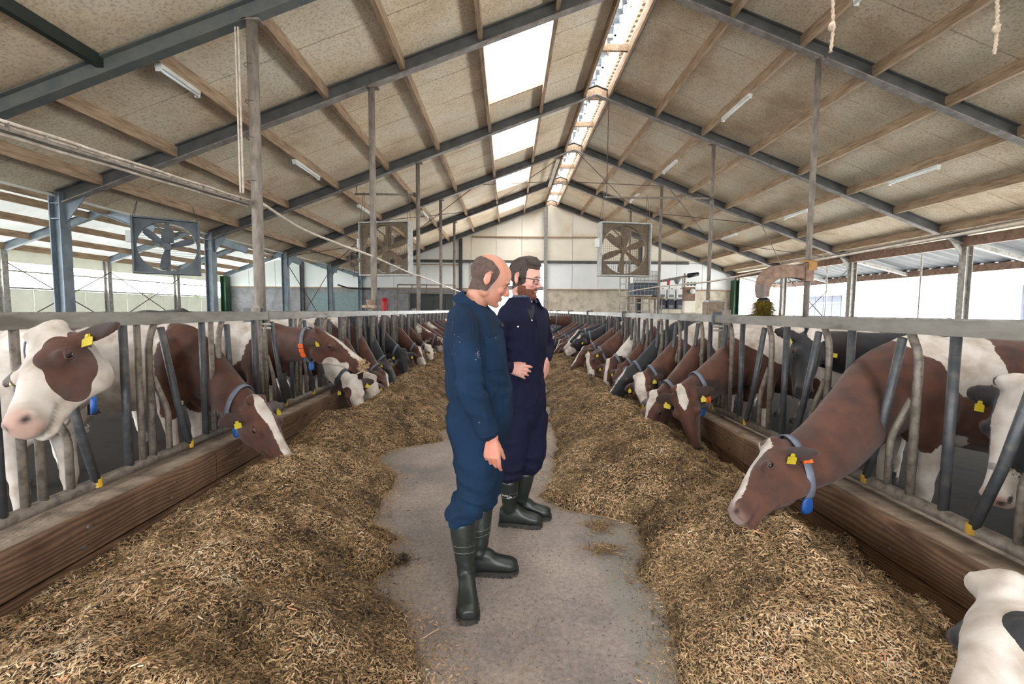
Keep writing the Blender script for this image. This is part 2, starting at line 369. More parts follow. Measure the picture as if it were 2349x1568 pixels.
# eave beams
for x, s in ((XR, -1),):
    for k in range(len(FR)-1):
        m = MB(); m.box((x-.05+s*.12, FR[k]+.02, zb(x)-.02), (x+.05+s*.12, FR[k+1]-.02, zb(x)+.28)); m.build('eave_beam', 'purlin_wood' if x < 0 else 'grimy_brown', frames)
# thin wind braces, bay 18.5-23.1
m = MB()
def zr(x): return zb(x)+.06
for (xa, xb) in ((XL, RX), (RX, XR)):
    for k in range(3):
        a = xa+(xb-xa)*k/3; b = xa+(xb-xa)*(k+1)/3
        m.tube([(a, 18.5, zr(a)), (b, 23.1, zr(b))], .014, 5); m.tube([(b, 18.5, zr(b)), (a, 23.1, zr(a))], .014, 5)
for ya, yb_ in ((18.5, 23.1),):
    for x in (XL, XR):
        m.tube([(x, ya, .2), (x, yb_, zb(x)-.1)], .016, 5); m.tube([(x, yb_, .2), (x, ya, zb(x)-.1)], .016, 5)
m.build('wind_brace', 'wire_rust', frames)

# open ridge with its raised cap
ridge = empty('trim_2', (0, 0, 0), kind='structure')
zt = RZ+TOP
for (y0, y1, k) in bays[3:]:
    for t in ((.06, .5) if y1-y0 > 4 else (.06,)):
        yy = y0+(y1-y0)*t
        m = MB(); m.box((2.2, yy-.04, zt-.3), (2.9, yy+.04, zt-.14))
        for x in (2.4, 2.7): m.box((x-.02, yy-.02, zt-.4), (x+.02, yy+.02, zt-.3))
        m.build('ridge_cleat', 'purlin_wood', ridge)
ys = np.arange(6.7, 28, .09)
m = MB()  # corrugated left flank of the cap
vs = []; fs = []
for i, y in enumerate(ys):
    dz = .025*math.sin(i*PI/2)
    vs += [(1.85, y, zt+.34+dz), (2.76, y, zt+.64+dz)]
fs = [(2*i, 2*i+1, 2*i+3, 2*i+2) for i in range(len(ys)-1)]
m.add(vs, fs); m.build('cap_sheet', 'steel_blue', ridge)
m = MB()
for y in np.arange(6.9, 28, .19): m.box((2.86, y-.045, zt-.02), (3.06, y+.045, zt+.1))
m.build('corrugation_filler', 'purlin_wood', ridge)['kind'] = 'stuff'
m = MB(); m.box((2.76, 6.7, zt+.56), (2.82, 28, zt+.62)); m.box((3.15, 6.7, zt+.02), (3.2, 28, zt+.3))
m.build('cap_rail', 'plastic_white', ridge)
for y in np.arange(7.4, 27.5, 1.53):
    m = MB(); m.box((2.4, y-.02, zt-.02), (2.45, y+.02, zt+.55)); m.box((2.62, y-.03, zt+.02), (2.68, y+.03, zt+.57)); m.box((2.3, y-.03, zt+.26), (2.95, y+.03, zt+.31))
    m.build('cap_bracket', 'plastic_white', ridge)
m = MB(); m.tube([(2.97, 6.7, zt-.33), (2.97, 27.8, zt-.33)], .03, 8); m.build('ridge_pipe', 'steel_grey', ridge)

# ---- end wall: gable of panels between steel uprights, concrete below
wb = empty('wall_back', (0, 0, 0), kind='structure')
m = MB(); m.box((2.35, YE, -.1), (14, YE+.2, 2.75)); m.build('concrete_base', 'wall_concrete', wb)
m = MB(); m.box((-2.9, YE, -.1), (-2.3, YE+.2, 2.75)); m.build('concrete_base', 'wall_concrete', wb)
m = MB(); m.box((-17.4, YE, -.1), (-2.9, YE+.2, 2.75)); m.build('concrete_base', 'wall_concrete_grey', wb)
def zroof2(x): return 3.35+.36*min(x+17.3, -8.95-x) if x < XL else zb(x)+TOP
xs = [-17.4, -15.8, -14.2, -12.6, -11, -8.95, -7.0, -5.0, -2.9, -2.28, -.75, .8, 2.3, 3.9, 5.5, 7.1, 8.7, 10.3, 11.9, 13.95]
for i in range(len(xs)-1):
    a, b = xs[i]+.012, xs[i+1]-.012
    for z0, z1 in ((2.8, 4.42), (4.46, 5.9), (5.94, 8.3)):
        if z0 < 4 and -2.3 < a < 2.2: continue
        ta, tb = min(z1, zroof2(a)), min(z1, zroof2(b))
        if max(ta, tb) <= z0+.02: continue
        m = MB(); ta = max(ta, z0+.001); tb = max(tb, z0+.001)
        m.prism([(a, z0), (b, z0), (b, tb), (a, ta)], (0, .06, 0), (0, YE+.05, 0))
        m.build('wall_panel', 'panel_wall_cream' if (z0 > 4 and a > -3) else 'panel_wall_white', wb)
for z, mt_, hh, xa, xb in ((2.78, 'purlin_wood', .07, -17.3, -2.35), (2.78, 'purlin_wood', .07, 2.35, 13.9), (4.44, 'steel_grey', .16, -6.0, 11.0), (4.22, 'purlin_wood', .05, -11, -2.9), (5.92, 'purlin_wood', .07, -2.2, 7.3)):
    m = MB(); m.box((xa, YE-.1, z-hh/2), (xb, YE+.04, z+hh/2)); m.build('wall_rail', mt_, wb)
for x in (-12.5, -2.9, 2.25, 8.0):
    m = MB(); m.ibeam((x, YE-.12, 0), (x, YE-.12, zroof2(x)-.3), .18, .2, .02, up=(1, 0, 0)); m.build('wall_post', 'galvanised' if x == 2.25 else 'steel_grey', wb)
# backing skin so no light leaks through the panel joints
for poly in ([(2.28, 2.7), (14.1, 2.7), (14.1, zb(14.1)+.35), (RX, RZ+.35), (2.28, RZ+.25)], [(-2.28, 4.4), (2.28, 4.4), (2.28, RZ+.25), (-2.28, zb(-2.28)+.35)], [(-17.5, 2.7), (-2.28, 2.7), (-2.28, zb(-2.28)+.35), (XL, zb(XL)+.35), (-13.1, 4.9), (-17.5, 3.4)]):
    m = MB(); m.prism(poly, (0, .05, 0), (0, YE+.13, 0)); m.build('outer_skin', 'panel_wall_white', wb)
# doors in the end wall
d = empty('door_1', (-4.55, YE-.03, 0), kind='structure')
m = MB()
for k in range(4): m.box((-1.45+k*.73, -.03, .05), (-1.45+k*.73+.715, .03, 2.45))
m.build('door_leaf', 'dark_green_paint', d)
m = MB(); m.box((-1.53, -.06, 0), (-1.45, .04, 2.5)); m.box((1.47, -.06, 0), (1.55, .04, 2.5)); m.box((-1.53, -.06, 2.45), (1.55, .04, 2.55)); m.build('door_frame', 'dusty_pipe', d)
d = empty('door_2', (0, YE-.03, 0), kind='structure')   # tall open doorway at the end of the alley
for x in (-2.28, 2.2): m = MB(); m.box((x-.06, -.05, 0), (x+.06, .2, 4.4)); m.build('door_frame', 'galvanised', d)
m = MB(); m.box((-2.34, -.05, 4.34), (2.26, .2, 4.44)); m.build('door_frame', 'galvanised', d)
m = MB(); m.box((-2.22, .05, 2.72), (2.14, .12, 2.98)); m.build('door_bar', 'plastic_grey', d)
d = empty('door_3', (-10.6, YE-.03, 0), kind='structure')
m = MB(); m.box((-1.5, -.03, .2), (-.02, .02, 2.5)); m.box((.02, -.03, .2), (1.5, .02, 2.5)); m.build('door_leaf', 'grey_teal', d) if 'grey_teal' in MATS else None

# unseen gable behind the camera, closed to cut light around a wide feed-alley doorway
wf = empty('wall_front', (0, 0, 0), kind='structure')
m = MB(); m.box((-9.2, -7.3, 0), (-2.8, -7.15, 3.9)); m.box((2.8, -7.3, 0), (14.1, -7.15, 3.9))
m.prism([(-9.2, 3.9), (14.1, 3.9), (RX, RZ+.35)], (0, .12, 0), (0, -7.3, 0)); m.build('wall_panel', 'panel_wall_white', wf)
# ---------------------------------------------------------------- second barn on the left
X2, Z2, S2 = -17.3, 3.35, .36
def z2(x): return Z2+S2*min(x-X2, XL-x)
xr2 = (X2+XL)/2
F2Y = [3.6, 7.7, 11.8, 15.9, 20.0, 24.1, 28.0]
roof2 = empty('ceiling', (0, 0, 0), kind='structure')
for i in range(len(F2Y)):
    if i < len(F2Y)-1:
        y0, y1 = F2Y[i], F2Y[i+1]
        for j in range(3):
            a, b = y0+(y1-y0)*j/3+.008, y0+(y1-y0)*(j+1)/3-.008
            for (xa, xb) in ((X2-.3, xr2), (xr2, XL-.05)):
                m = MB(); m.add([(xa, a, z2(xa)+.3), (xb, a, z2(xb)+.3), (xb, b, z2(xb)+.3), (xa, b, z2(xa)+.3), (xa, a, z2(xa)+.35), (xb, a, z2(xb)+.35), (xb, b, z2(xb)+.35), (xa, b, z2(xa)+.35)],
                    [(0, 1, 2, 3), (4, 7, 6, 5), (0, 4, 5, 1), (1, 5, 6, 2), (2, 6, 7, 3), (3, 7, 4, 0)])
                m.build('roof_sheet', 'roof_board_pale', roof2)
        for x in (-17.2, -16.3, -15.3, -14.3, -13.35, -12.3, -11.2, -10.1):
            m = MB(); m.box((x-.04, y0+.01, z2(x)+.06), (x+.04, y1-.01, z2(x)+.28)); m.build('purlin', 'purlin_wood', roof2)
    y = F2Y[i]-.05
    m = MB(); m.ibeam((X2, y, z2(X2)+.12), (xr2, y, z2(xr2)+.12), .14, .24, .016); m.ibeam((xr2, y, z2(xr2)+.12), (XL, y, z2(XL)+.12), .14, .24, .016)
    m.build('rafter', 'steel_blue', roof2)
    m = MB(); m.ibeam((X2, y, 0), (X2, y, Z2+.1), .2, .2, .02, up=(1, 0, 0)); m.build('column', 'galvanised', roof2)
m = MB()
for y0, y1 in ((15.9, 20.0), (20, 24.1)):
    m.tube([(X2+.1, y0, .8), (X2+.1, y1, 3.0)], .02, 5); m.tube([(X2+.1, y1, .8), (X2+.1, y0, 3.0)], .02, 5)
m.build('wind_brace', 'wire_rust', roof2)
# left outer wall: boards below, open strip, fascia
wl = empty('wall_left', (0, 0, 0), kind='structure')
for i in range(-1, len(F2Y)-1):
    y0 = F2Y[i] if i >= 0 else -7.0; y1 = F2Y[i+1]
    n = 4 if i >= 0 else 3
    for j in range(n):
        a, b = y0+(y1-y0)*j/n+.01, y0+(y1-y0)*(j+1)/n-.01
        for k in range(2):
            m = MB(); m.box((X2-.16, a, .0+k*1.06), (X2-.1, b, 1.05+k*1.06)); m.build('wall_board', 'cream_board', wl)
m = MB(); m.box((X2-.18, -7, 3.05), (X2-.12, YE, 3.6)); m.build('fascia', 'cream_board', wl)
m = MB(); m.box((X2-.14, -7, 2.12), (X2-.06, YE, 2.18)); m.tube([(X2, 3, 2.75), (X2, YE, 2.72)], .03, 6); m.build('wall_rail', 'galvanised', wl)
# hedge outside
rnd = random.Random(3)
hd = empty('hedge', (-24, 20, 0), label='bright green hedge outside beyond the left side opening', cat='hedge')
m = MB()
for k in range(900):
    x, y, z = rnd.uniform(-1.4, 1.4), rnd.uniform(-22, 22), rnd.uniform(0, 2.3)
    a = rnd.uniform(0, 6.3); s = rnd.uniform(.12, .3); dz = rnd.uniform(-.1, .1)
    m.add([(x+s*math.cos(a), y+s*math.sin(a), z+dz), (x-s*math.sin(a), y+s*math.cos(a), z+s), (x-s*math.cos(a), y-s*math.sin(a), z-dz), (x+s*math.sin(a), y-s*math.cos(a), z-s)], [(0, 1, 2, 3)])
o = m.build('foliage', 'hedge_green', hd); o['kind'] = 'stuff'

# ---------------------------------------------------------------- right side: canopy and the neighbouring building outside
wr = empty('trim_3', (0, 0, 0), kind='structure')
m = MB(); yy = np.arange(-7, 28.2, .12)
vs = []
for i, y in enumerate(yy):
    dz = .02*math.sin(i*PI/2)
    vs += [(14.15, y, 3.78+dz), (16.3, y, 3.2+dz)]
m.add(vs, [(2*i, 2*i+1, 2*i+3, 2*i+2) for i in range(len(yy)-1)]); m.build('canopy_sheet', 'canopy_sheet', wr)
m = MB(); m.box((16.2, -7, 2.95), (16.3, 28, 3.2)); m.build('canopy_beam', 'grimy_brown', wr)
for y in FR[3:]:
    m = MB(); m.beam((14, y, 3.62), (16.2, y, 3.06), .1, .12); m.build('canopy_arm', 'galvanised', wr)
    m = MB(); m.tube([(14.05, y+1.6, 0), (14.05, y+1.6, 3.5)], .03, 6); m.build('netting_post', 'galvanised', wr)
nb = empty('neighbouring_building', (24, 16, 0), label='white rendered farm building with grey sliding door across the yard', cat='building')
m = MB(); m.box((0, -26, -.1), (6, 40, 3.0)); m.build('wall', 'white_render', nb)
m = MB(); m.beam((-.8, 7, 3.1), (-.8, 7.01, 3.1), .01, .01); m.add([(-.9, -26, 3.0), (6, -26, 4.6), (6, 40, 4.6), (-.9, 40, 3.0), (-.9, -26, 3.1), (6, -26, 4.7), (6, 40, 4.7), (-.9, 40, 3.1)], [(0, 1, 2, 3), (4, 7, 6, 5), (0, 4, 5, 1), (1, 5, 6, 2), (2, 6, 7, 3), (3, 7, 4, 0)])
m.build('roof', 'plastic_white', nb)
m = MB(); m.box((-1.0, -26, 2.8), (-.9, 40, 3.1)); m.build('gutter', 'plastic_white', nb)
for y in (-9.5, -6, 0, 5):
    m = MB(); m.box((-.12, y-.05, 0), (0, y+.05, 3)); m.build('drainpipe', 'grey_door', nb)
yd0 = (24-0)*1044/(1933-1165)*1.0-16; yd1 = 24*1044/(1856-1165)-16
dm = empty('x'); bpy.data.objects.remove(dm)
m = MB()
for k in range(4):
    a = yd0+(yd1-yd0)*k/4; b = yd0+(yd1-yd0)*(k+1)/4; m.box((-.09, a+.02, .05), (-.02, b-.02, 2.75))
dd = m.build('door_leaf', 'grey_door', nb)
m = MB(); m.box((-.12, yd0, .9), (-.09, yd1, .98)); m.box((-.12, yd0, 2.2), (-.09, yd1, 2.28)); m.build('door_bar', 'plastic_grey', nb)

# green corner posts of the end wall
for x, nm in ((13.75, 1), (-17.0, 2)):
    m = MB(); m.ibeam((x, YE-.35, 0), (x, YE-.35, 3.4), .5, .3, .03, up=(1, 0, 0)); m.build('corner_post', 'green_paint', frames)
# ---------------------------------------------------------------- posts, feed barriers, kerbs
def post(x, y, top, label, r=.055, mt='dusty_pipe', straps=True, base=0.0):
    e = empty('support_post', (x, y, base), label=label, cat='post')
    m = MB(); m.tube([(0, 0, 0), (0, 0, top-base-.02)], r, 14); m.build('pole', mt, e, smooth=True)
    m = MB(); m.box((-.14, -.08, top-base-.03), (.14, .08, top-base-.005)); m.build('head_plate', mt, e)
    m = MB(); m.box((-.1, -.1, 0), (.1, .1, .015)); m.build('foot_plate', mt, e)
    return e
lp = {6.7: 'thick dusty pole on the left wrapped with cables, nearest of the left poles', 9.3: 'dusty pole standing in front of the left of the two facing fans',
      13.9: 'dusty pole at the right edge of the left facing fan', 18.5: 'thin dusty pole between the left fan pole and the bald man',
      23.1: 'farthest thin dusty pole just left of the bald man'}
post(-3.62, 6.7, zb(-3.62), lp[6.7], .075)
for y in (9.3, 13.9, 18.5, 23.1): post(-2.72, y, zb(-2.72), lp[y], .062 if y < 10 else .06)
rp = {9.3: 'tall dusty pole beside the cow brush, nearest on the right', 13.9: 'dusty pole on the right carrying the hanger pipe of the right fan',
      18.5: 'thin pole just right of the right fan, in front of the white tank', 23.1: 'farthest thin pole above and behind the right fan'}
for y in (9.3, 13.9, 18.5, 23.1): post(6.1, y, zb(6.1), rp[y], .055)

BL, BR = -2.44, 2.27
# bar shapes built once for each side, at the origin of a module
def barmeshes(side):
    out = {}
    s = side
    m = MB(); m.tube([(0, 0, .455), (0, 0, 1.385)], .024, 10); out['upright'] = (m.mesh('upright'), 'bar_dark')
    m = MB(); m.tube([(0, .20, .455), (0, .20, 1.22), (0, .215, 1.30), (0, .26, 1.39)], .022, 10); out['bent_bar'] = (m.mesh('bent_bar'), 'bar_light')
    m = MB(); m.tube([(0, .35, .455), (0, .35, .74), (0, .335, .80), (0, .225, 1.02)], .02, 8); out['branch_bar'] = (m.mesh('branch_bar'), 'bar_light')
    return out
def lockmesh(ang):
    m = MB(); m.tube([(0, .29, 1.36), (0, .29+(ang-.0)*.55, .80), (0, .29+ang, .46)], .023, 10)
    return m.mesh('lock_bar')
def lockcap(ang):
    m = MB(); m.lathe([(.026, -.03), (.026, .02)], 10, (0, .29+ang, .47)); return m.mesh('cap')
mat('cap_yellow', srgb(196, 158, 42), srgb(150, 116, 40), rough=.5)
LM = {}
for nm, a in (('open', .24), ('mid', .2), ('shut', .06)):
    me = lockmesh(a); me.materials.append(MATS['bar_dark']); me.polygons.foreach_set('use_smooth', [len(q.vertices) == 4 for q in me.polygons]); ca = lockcap(a); ca.materials.append(MATS['cap_yellow'])
    mp_ = MB(); mp_.box((-.01, .29+a*.62-.0, .775), (.01, .29+a*.62+.055, .805)); mk = mp_.mesh('pivot'); mk.materials.append(MATS['galvanised'])
    LM[nm] = (me, ca, mk)
BM_ = {}
for sd in (-1, 1):
    BM_[sd] = {}
    for k, (me, mt_) in barmeshes(sd).items(): me.materials.append(MATS[mt_]); me.polygons.foreach_set('use_smooth', [len(q.vertices) == 4 for q in me.polygons]); BM_[sd][k] = me
ex = MB(); ex.tube([(0, .11, .455), (0, .11, 1.39)], .02, 10); exm = ex.mesh('straight_bar'); exm.materials.append(MATS['bar_light']); exm.polygons.foreach_set('use_smooth', [len(q.vertices) == 4 for q in exm.polygons])
MODR, MODL = .70, .745
Y0R, Y0L = 2.28-.70*2, 2.90-.745*2
def panel(side, ya, yb, label, first_post):
    """one welded feed barrier section: top rail, foot pipe and head locks"""
    X = BL if side < 0 else BR
    P = empty('feed_barrier', (X, ya, 0), label=label, cat='barrier', group='head lock barriers along the feed alley')
    L = yb-ya
    m = MB(); m.box((-.022, .006, 1.385), (.022, L-.006, 1.465)); m.build('top_rail', 'rail_steel', P)
    m = MB(); m.tube([(0, 0.0, .455), (0, L, .455)], .034, 12); m.build('foot_pipe', 'bar_light', P, smooth=True)
    mod, y0 = (MODL, Y0L) if side < 0 else (MODR, Y0R)
    k = math.ceil((ya-y0-.0)/mod)
    while y0+k*mod+.1 < yb:
        yy = y0+k*mod-ya
        for nm in ('upright', 'bent_bar', 'branch_bar'): share(nm, BM_[side][nm], P, (0, yy, 0))
        if side < 0: share('straight_bar', exm, P, (0, yy, 0))
        far = ya > 16
        me, ca, mk = LM[('open', 'mid', 'open', 'shut')[k % 4] if side < 0 else ('open', 'open', 'mid')[k % 3]]
        lb = share('lock_bar', me, P, (0.02*(-side), yy, 0))
        if not far:
            c_ = share('cap', ca, lb); share('pivot', mk, P, (0, yy, 0))
        k += 1
    return P
cutsL = [.9, 4.63, 6.45+2.0, 12.3, 16.2, 20.0, 23.9, 27.4]
cutsR = [.4, 4.94, 8.9, 12.9, 16.9, 20.9, 24.4, 27.4]
ordn = ['nearest', 'second', 'third', 'fourth', 'fifth', 'sixth', 'farthest']
for side, cuts, nm in ((-1, cutsL, 'left'), (1, cutsR, 'right')):
    for i in range(7):
        p = panel(side, cuts[i], cuts[i+1], f'{ordn[i]} section of the {nm} row of head lock feed barriers', i == 0)
        if i:
            X = BL if side < 0 else BR
            q = empty('barrier_post', (X-side*-.09, cuts[i], 0), label=f'short post with bolted clamp at the joint between the {ordn[i-1]} and {ordn[i]} {nm} barrier sections', cat='post')
            m = MB(); m.box((-.045, -.04, 0), (.045, .04, 1.52)); m.build('pole', 'bar_light', q)
            m = MB(); m.box((-.14*(1 if side > 0 else -.4), -.012, 1.36), (.14*(.4 if side > 0 else -1), .012, 1.50)); m.build('clamp', 'bar_dark', q)
            m = MB()
            for zz in (1.34, 1.30): m.lathe([(.012, -.06), (.012, .06)], 8, (-side*.08, -.03, zz), (1, 0, 0))
            m.build('bolt', 'galvanised', q)
# kerbs: concrete upstand, timber boards on the alley face
for side, nm in ((-1, 'left'), (1, 'right')):
    X = BL if side < 0 else BR
    K = empty('kerb', (X, 0, 0), label=f'timber faced concrete kerb under the {nm} feed barrier', cat='kerb')
    s = -side
    m = MB(); m.box((min(-.09*s, .185*s), .2, 0), (max(-.09*s, .185*s), 27.6, .385)); m.build('upstand', 'kerb_concrete', K)
    cuts = [.2, 3.4, 7.6, 11.8, 16, 20.2, 24.4, 27.6] if side < 0 else [.2, 3.82, 8.1, 12.3, 16.5, 20.7, 24.9, 27.6]
    for i in range(7):
        a, b = cuts[i]+.004, cuts[i+1]-.004
        m = MB(); m.box((min(.19*s, .235*s), a, .20), (max(.19*s, .235*s), b, .412)); o = m.build('plank', 'kerb_timber', K)
        m = MB(); m.box((min(.19*s, .225*s), a, -.0), (max(.19*s, .225*s), b, .185)); o = m.build('plank', 'kerb_timber', K)
        m = MB()
        yy = a+.25
        while yy < b and a < 9:
            for zz in (.25, .345): m.lathe([(.011, 0), (.011, .012)], 8, (.235*s, yy+(.03 if zz > .3 else 0), zz), (s, 0, 0))
            yy += .62
        if m.v: m.build('bolt', 'wire_rust', K)
# cubicle rails and posts behind, seen over the cows
for side, nm, X in ((-1, 'left', -7.4), (1, 'right', 8.2)):
    e = empty('cubicle_rail', (X, 0, 0), label=f'galvanised cubicle rail behind the {nm} row of cows', cat='railing')
    m = MB(); m.tube([(0, 1, 1.38), (0, 27, 1.38)], .03, 8); m.tube([(0, 1, 1.28), (0, 27, 1.28)], .022, 8); m.build('rail', 'galvanised', e, smooth=True)
    for y in np.arange(1.5, 27, 2.3):
        m = MB(); m.tube([(0, y, 0), (0, y, 1.42)], .035, 8); m.build('pole', 'galvanised', e, smooth=True)
# ---------------------------------------------------------------- feed heaps
rng = np.random.default_rng(11)
def vnoise(x, y, seed=0):
    """smooth value noise"""
    xi, yi = np.floor(x).astype(np.int64), np.floor(y).astype(np.int64); xf, yf = x-xi, y-yi
    def h(a, b):
        n = (a*374761393+b*668265263+seed*982451653) & 0xffffffff
        n = ((n ^ (n >> 13))*1274126177) & 0xffffffff
        return ((n ^ (n >> 16)) & 0xffff)/65535.0
    u, v = xf*xf*(3-2*xf), yf*yf*(3-2*yf)
    return (h(xi, yi)*(1-u)+h(xi+1, yi)*u)*(1-v)+(h(xi, yi+1)*(1-u)+h(xi+1, yi+1)*u)*v
def fbm(x, y, o=4, seed=0):
    s = 0; a = .5
    for k in range(o): s = s+a*vnoise(x*2**k+k*17.3, y*2**k-k*9.1, seed+k); a *= .5
    return s
EDGE = {}
pxL = [(960, 1568), (935, 1480), (905, 1400), (850, 1335), (925, 1290), (860, 1262), (905, 1235), (835, 1212), (880, 1150), (918, 1095), (862, 1056), (905, 1030), (1000, 1012), (1020, 985), (1035, 900), (1060, 840), (1100, 790), (1130, 755)]
pxR = [(1560, 1568), (1525, 1460), (1500, 1385), (1458, 1320), (1492, 1260), (1470, 1205), (1400, 1186), (1300, 1168), (1240, 1138), (1262, 1095), (1275, 1058), (1262, 990), (1256, 905), (1240, 850), (1215, 790), (1195, 755)]
def edge_tab(px):
    p = [atZ(a, b, 0) for a, b in px]; p = sorted([(q.y, q.x) for q in p])
    return np.array([a for a, b in p]), np.array([b for a, b in p])
EDGE[-1] = edge_tab(pxL); EDGE[1] = edge_tab(pxR)
def edge(side, y):
    t, x = EDGE[side]; e = np.interp(y, t, x)
    return e+(fbm(np.full_like(y, 3.0), y*3.1, 5, 5+side)-.45)*.22
def heap_h(side, x, y):
    xk = -2.21 if side < 0 else 2.04
    e = edge(side, y)
    w = np.abs(e-xk); u = np.clip(np.abs(x-xk)/np.maximum(w, .1), 0, 1.3)   # 0 at the kerb, 1 at the alley edge
    if side < 0: base = .16+.20*np.sin(np.clip(u/.55, 0, 1)*PI/2)**1.3
    else: base = .10+.26*np.sin(np.clip((u-.05)/.42, 0, 1)*PI/2)**1.6
    near = np.clip((y-3)/6, 0, 1)
    top = base*(1-near*.12)
    fall = np.clip((1-u)/.62, 0, 1)
    prof = top*np.sin(fall*PI/2)**.8
    n = fbm(x*2.3+side*7, y*2.3, 4, 3)-.47
    n2 = fbm(x*9, y*9, 4, 8)-.47
    k = np.clip((1-u)/.25, 0, 1)
    n3_ = fbm(x*4.6+3, y*4.6, 3, 31)-.44
    h = prof*(1+.55*n)+k*(n*.13+n2*.10+np.abs(n3_)*.16-.02)
    h = np.where(u >= 1, -.02, np.maximum(h, -.02+.026*k))
    return h
def feed_mat():
    m, n, b = nodemat('silage'); b.inputs['Roughness'].default_value = .9; b.inputs['Specular IOR Level'].default_value = .2
    t = N(n, 'ShaderNodeTexCoord')
    a = N(n, 'ShaderNodeTexNoise', Scale=3.2, Detail=5, Roughness=.65); n.links.new(t.outputs['Object'], a.inputs['Vector'])
    v = N(n, 'ShaderNodeTexVoronoi', Scale=90); n.links.new(t.outputs['Object'], v.inputs['Vector'])
    r = N(n, 'ShaderNodeValToRGB'); e = r.color_ramp.elements
    e[0].position = .2; e[0].color = srgb(40, 31, 24); e[1].position = .95; e[1].color = srgb(150, 124, 90)
    x = e.new(.5); x.color = srgb(96, 77, 54)
    ad = N(n, 'ShaderNodeMath', operation='MULTIPLY_ADD'); ad.inputs[1].default_value = .55; sp = N(n, 'ShaderNodeSeparateColor')
    n.links.new(v.outputs['Color'], sp.inputs[0]); n.links.new(sp.outputs[0], ad.inputs[0])
    sb = N(n, 'ShaderNodeMath', operation='MULTIPLY_ADD'); sb.inputs[1].default_value = 1.1; sb.inputs[2].default_value = -.32; n.links.new(a.outputs[0], sb.inputs[0])
    n.links.new(sb.outputs[0], ad.inputs[2]); n.links.new(ad.outputs[0], r.inputs[0]); n.links.new(r.outputs[0], b.inputs['Base Color'])
    bp = N(n, 'ShaderNodeBump', Strength=1, Distance=.012); n.links.new(v.outputs['Distance'], bp.inputs['Height']); n.links.new(bp.outputs[0], b.inputs['Normal'])
    m, n, b = nodemat('straw_chips'); b.inputs['Roughness'].default_value = .75; b.inputs['Specular IOR Level'].default_value = .25
    at = N(n, 'ShaderNodeAttribute', attribute_name='tone')
    r = N(n, 'ShaderNodeValToRGB'); e = r.color_ramp.elements; e[0].position = 0; e[0].color = srgb(32, 25, 19); e[1].position = 1; e[1].color = srgb(196, 180, 154)
    for p, c in ((.22, (62, 49, 36)), (.45, (124, 101, 72)), (.68, (170, 143, 106)), (.83, (188, 158, 120)), (.9, (176, 118, 82)), (.93, (188, 162, 130))):
        x = e.new(p); x.color = srgb(*c)
    n.links.new(at.outputs['Fac'], r.inputs[0]); n.links.new(r.outputs[0], b.inputs['Base Color'])
feed_mat()
def chips(n_, P, Nn, size, name, parent, tone=None, lift=.006, tiltk=.6):
    """n_ slivers at points P with surface normals Nn"""
    L = size*(.28+.72*rng.random(n_)**2.2)*np.where(rng.random(n_) < .012, 2.6, 1); Wd = np.minimum(L*rng.uniform(.12, .5, n_), size*.24)
    thin = rng.random(n_) < .5; Wd = np.where(thin, size*.06, Wd)
    a = rng.uniform(0, 2*PI, n_)
    tx = np.stack([np.cos(a), np.sin(a), rng.normal(0, tiltk, n_)], 1)
    tx -= Nn*(tx*Nn).sum(1, keepdims=True)*.75; tx /= np.linalg.norm(tx, axis=1, keepdims=True)
    sd = np.cross(Nn, tx)+rng.normal(0, .35, (n_, 3)); sd /= np.linalg.norm(sd, axis=1, keepdims=True)
    c = P+Nn*(rng.uniform(0, 1, n_)[:, None]*lift)
    lx = tx*(L/2)[:, None]; wy = sd*(Wd/2)[:, None]
    V = np.stack([c-lx-wy*.6, c+lx-wy, c+lx*1.05+wy*.7, c-lx+wy], 1).reshape(-1, 3)
    me = bpy.data.meshes.new(name); me.vertices.add(n_*4); me.vertices.foreach_set('co', V.astype(np.float32).ravel())
    me.loops.add(n_*4); me.loops.foreach_set('vertex_index', np.arange(n_*4, dtype=np.int32))
    me.polygons.add(n_); me.polygons.foreach_set('loop_start', np.arange(0, n_*4, 4, dtype=np.int32)); me.polygons.foreach_set('loop_total', np.full(n_, 4, np.int32))
    t = np.clip(rng.normal(.45, .24, n_) if tone is None else tone, 0, 1)
    t = np.where(rng.random(n_) < .02, rng.uniform(.86, 1, n_), t)
    at = me.attributes.new('tone', 'FLOAT', 'POINT'); at.data.foreach_set('value', np.repeat(t, 4).astype(np.float32))
    me.update(); me.validate()
    o = link_mesh(name, me, 'straw_chips', parent); o['kind'] = 'stuff'; return o
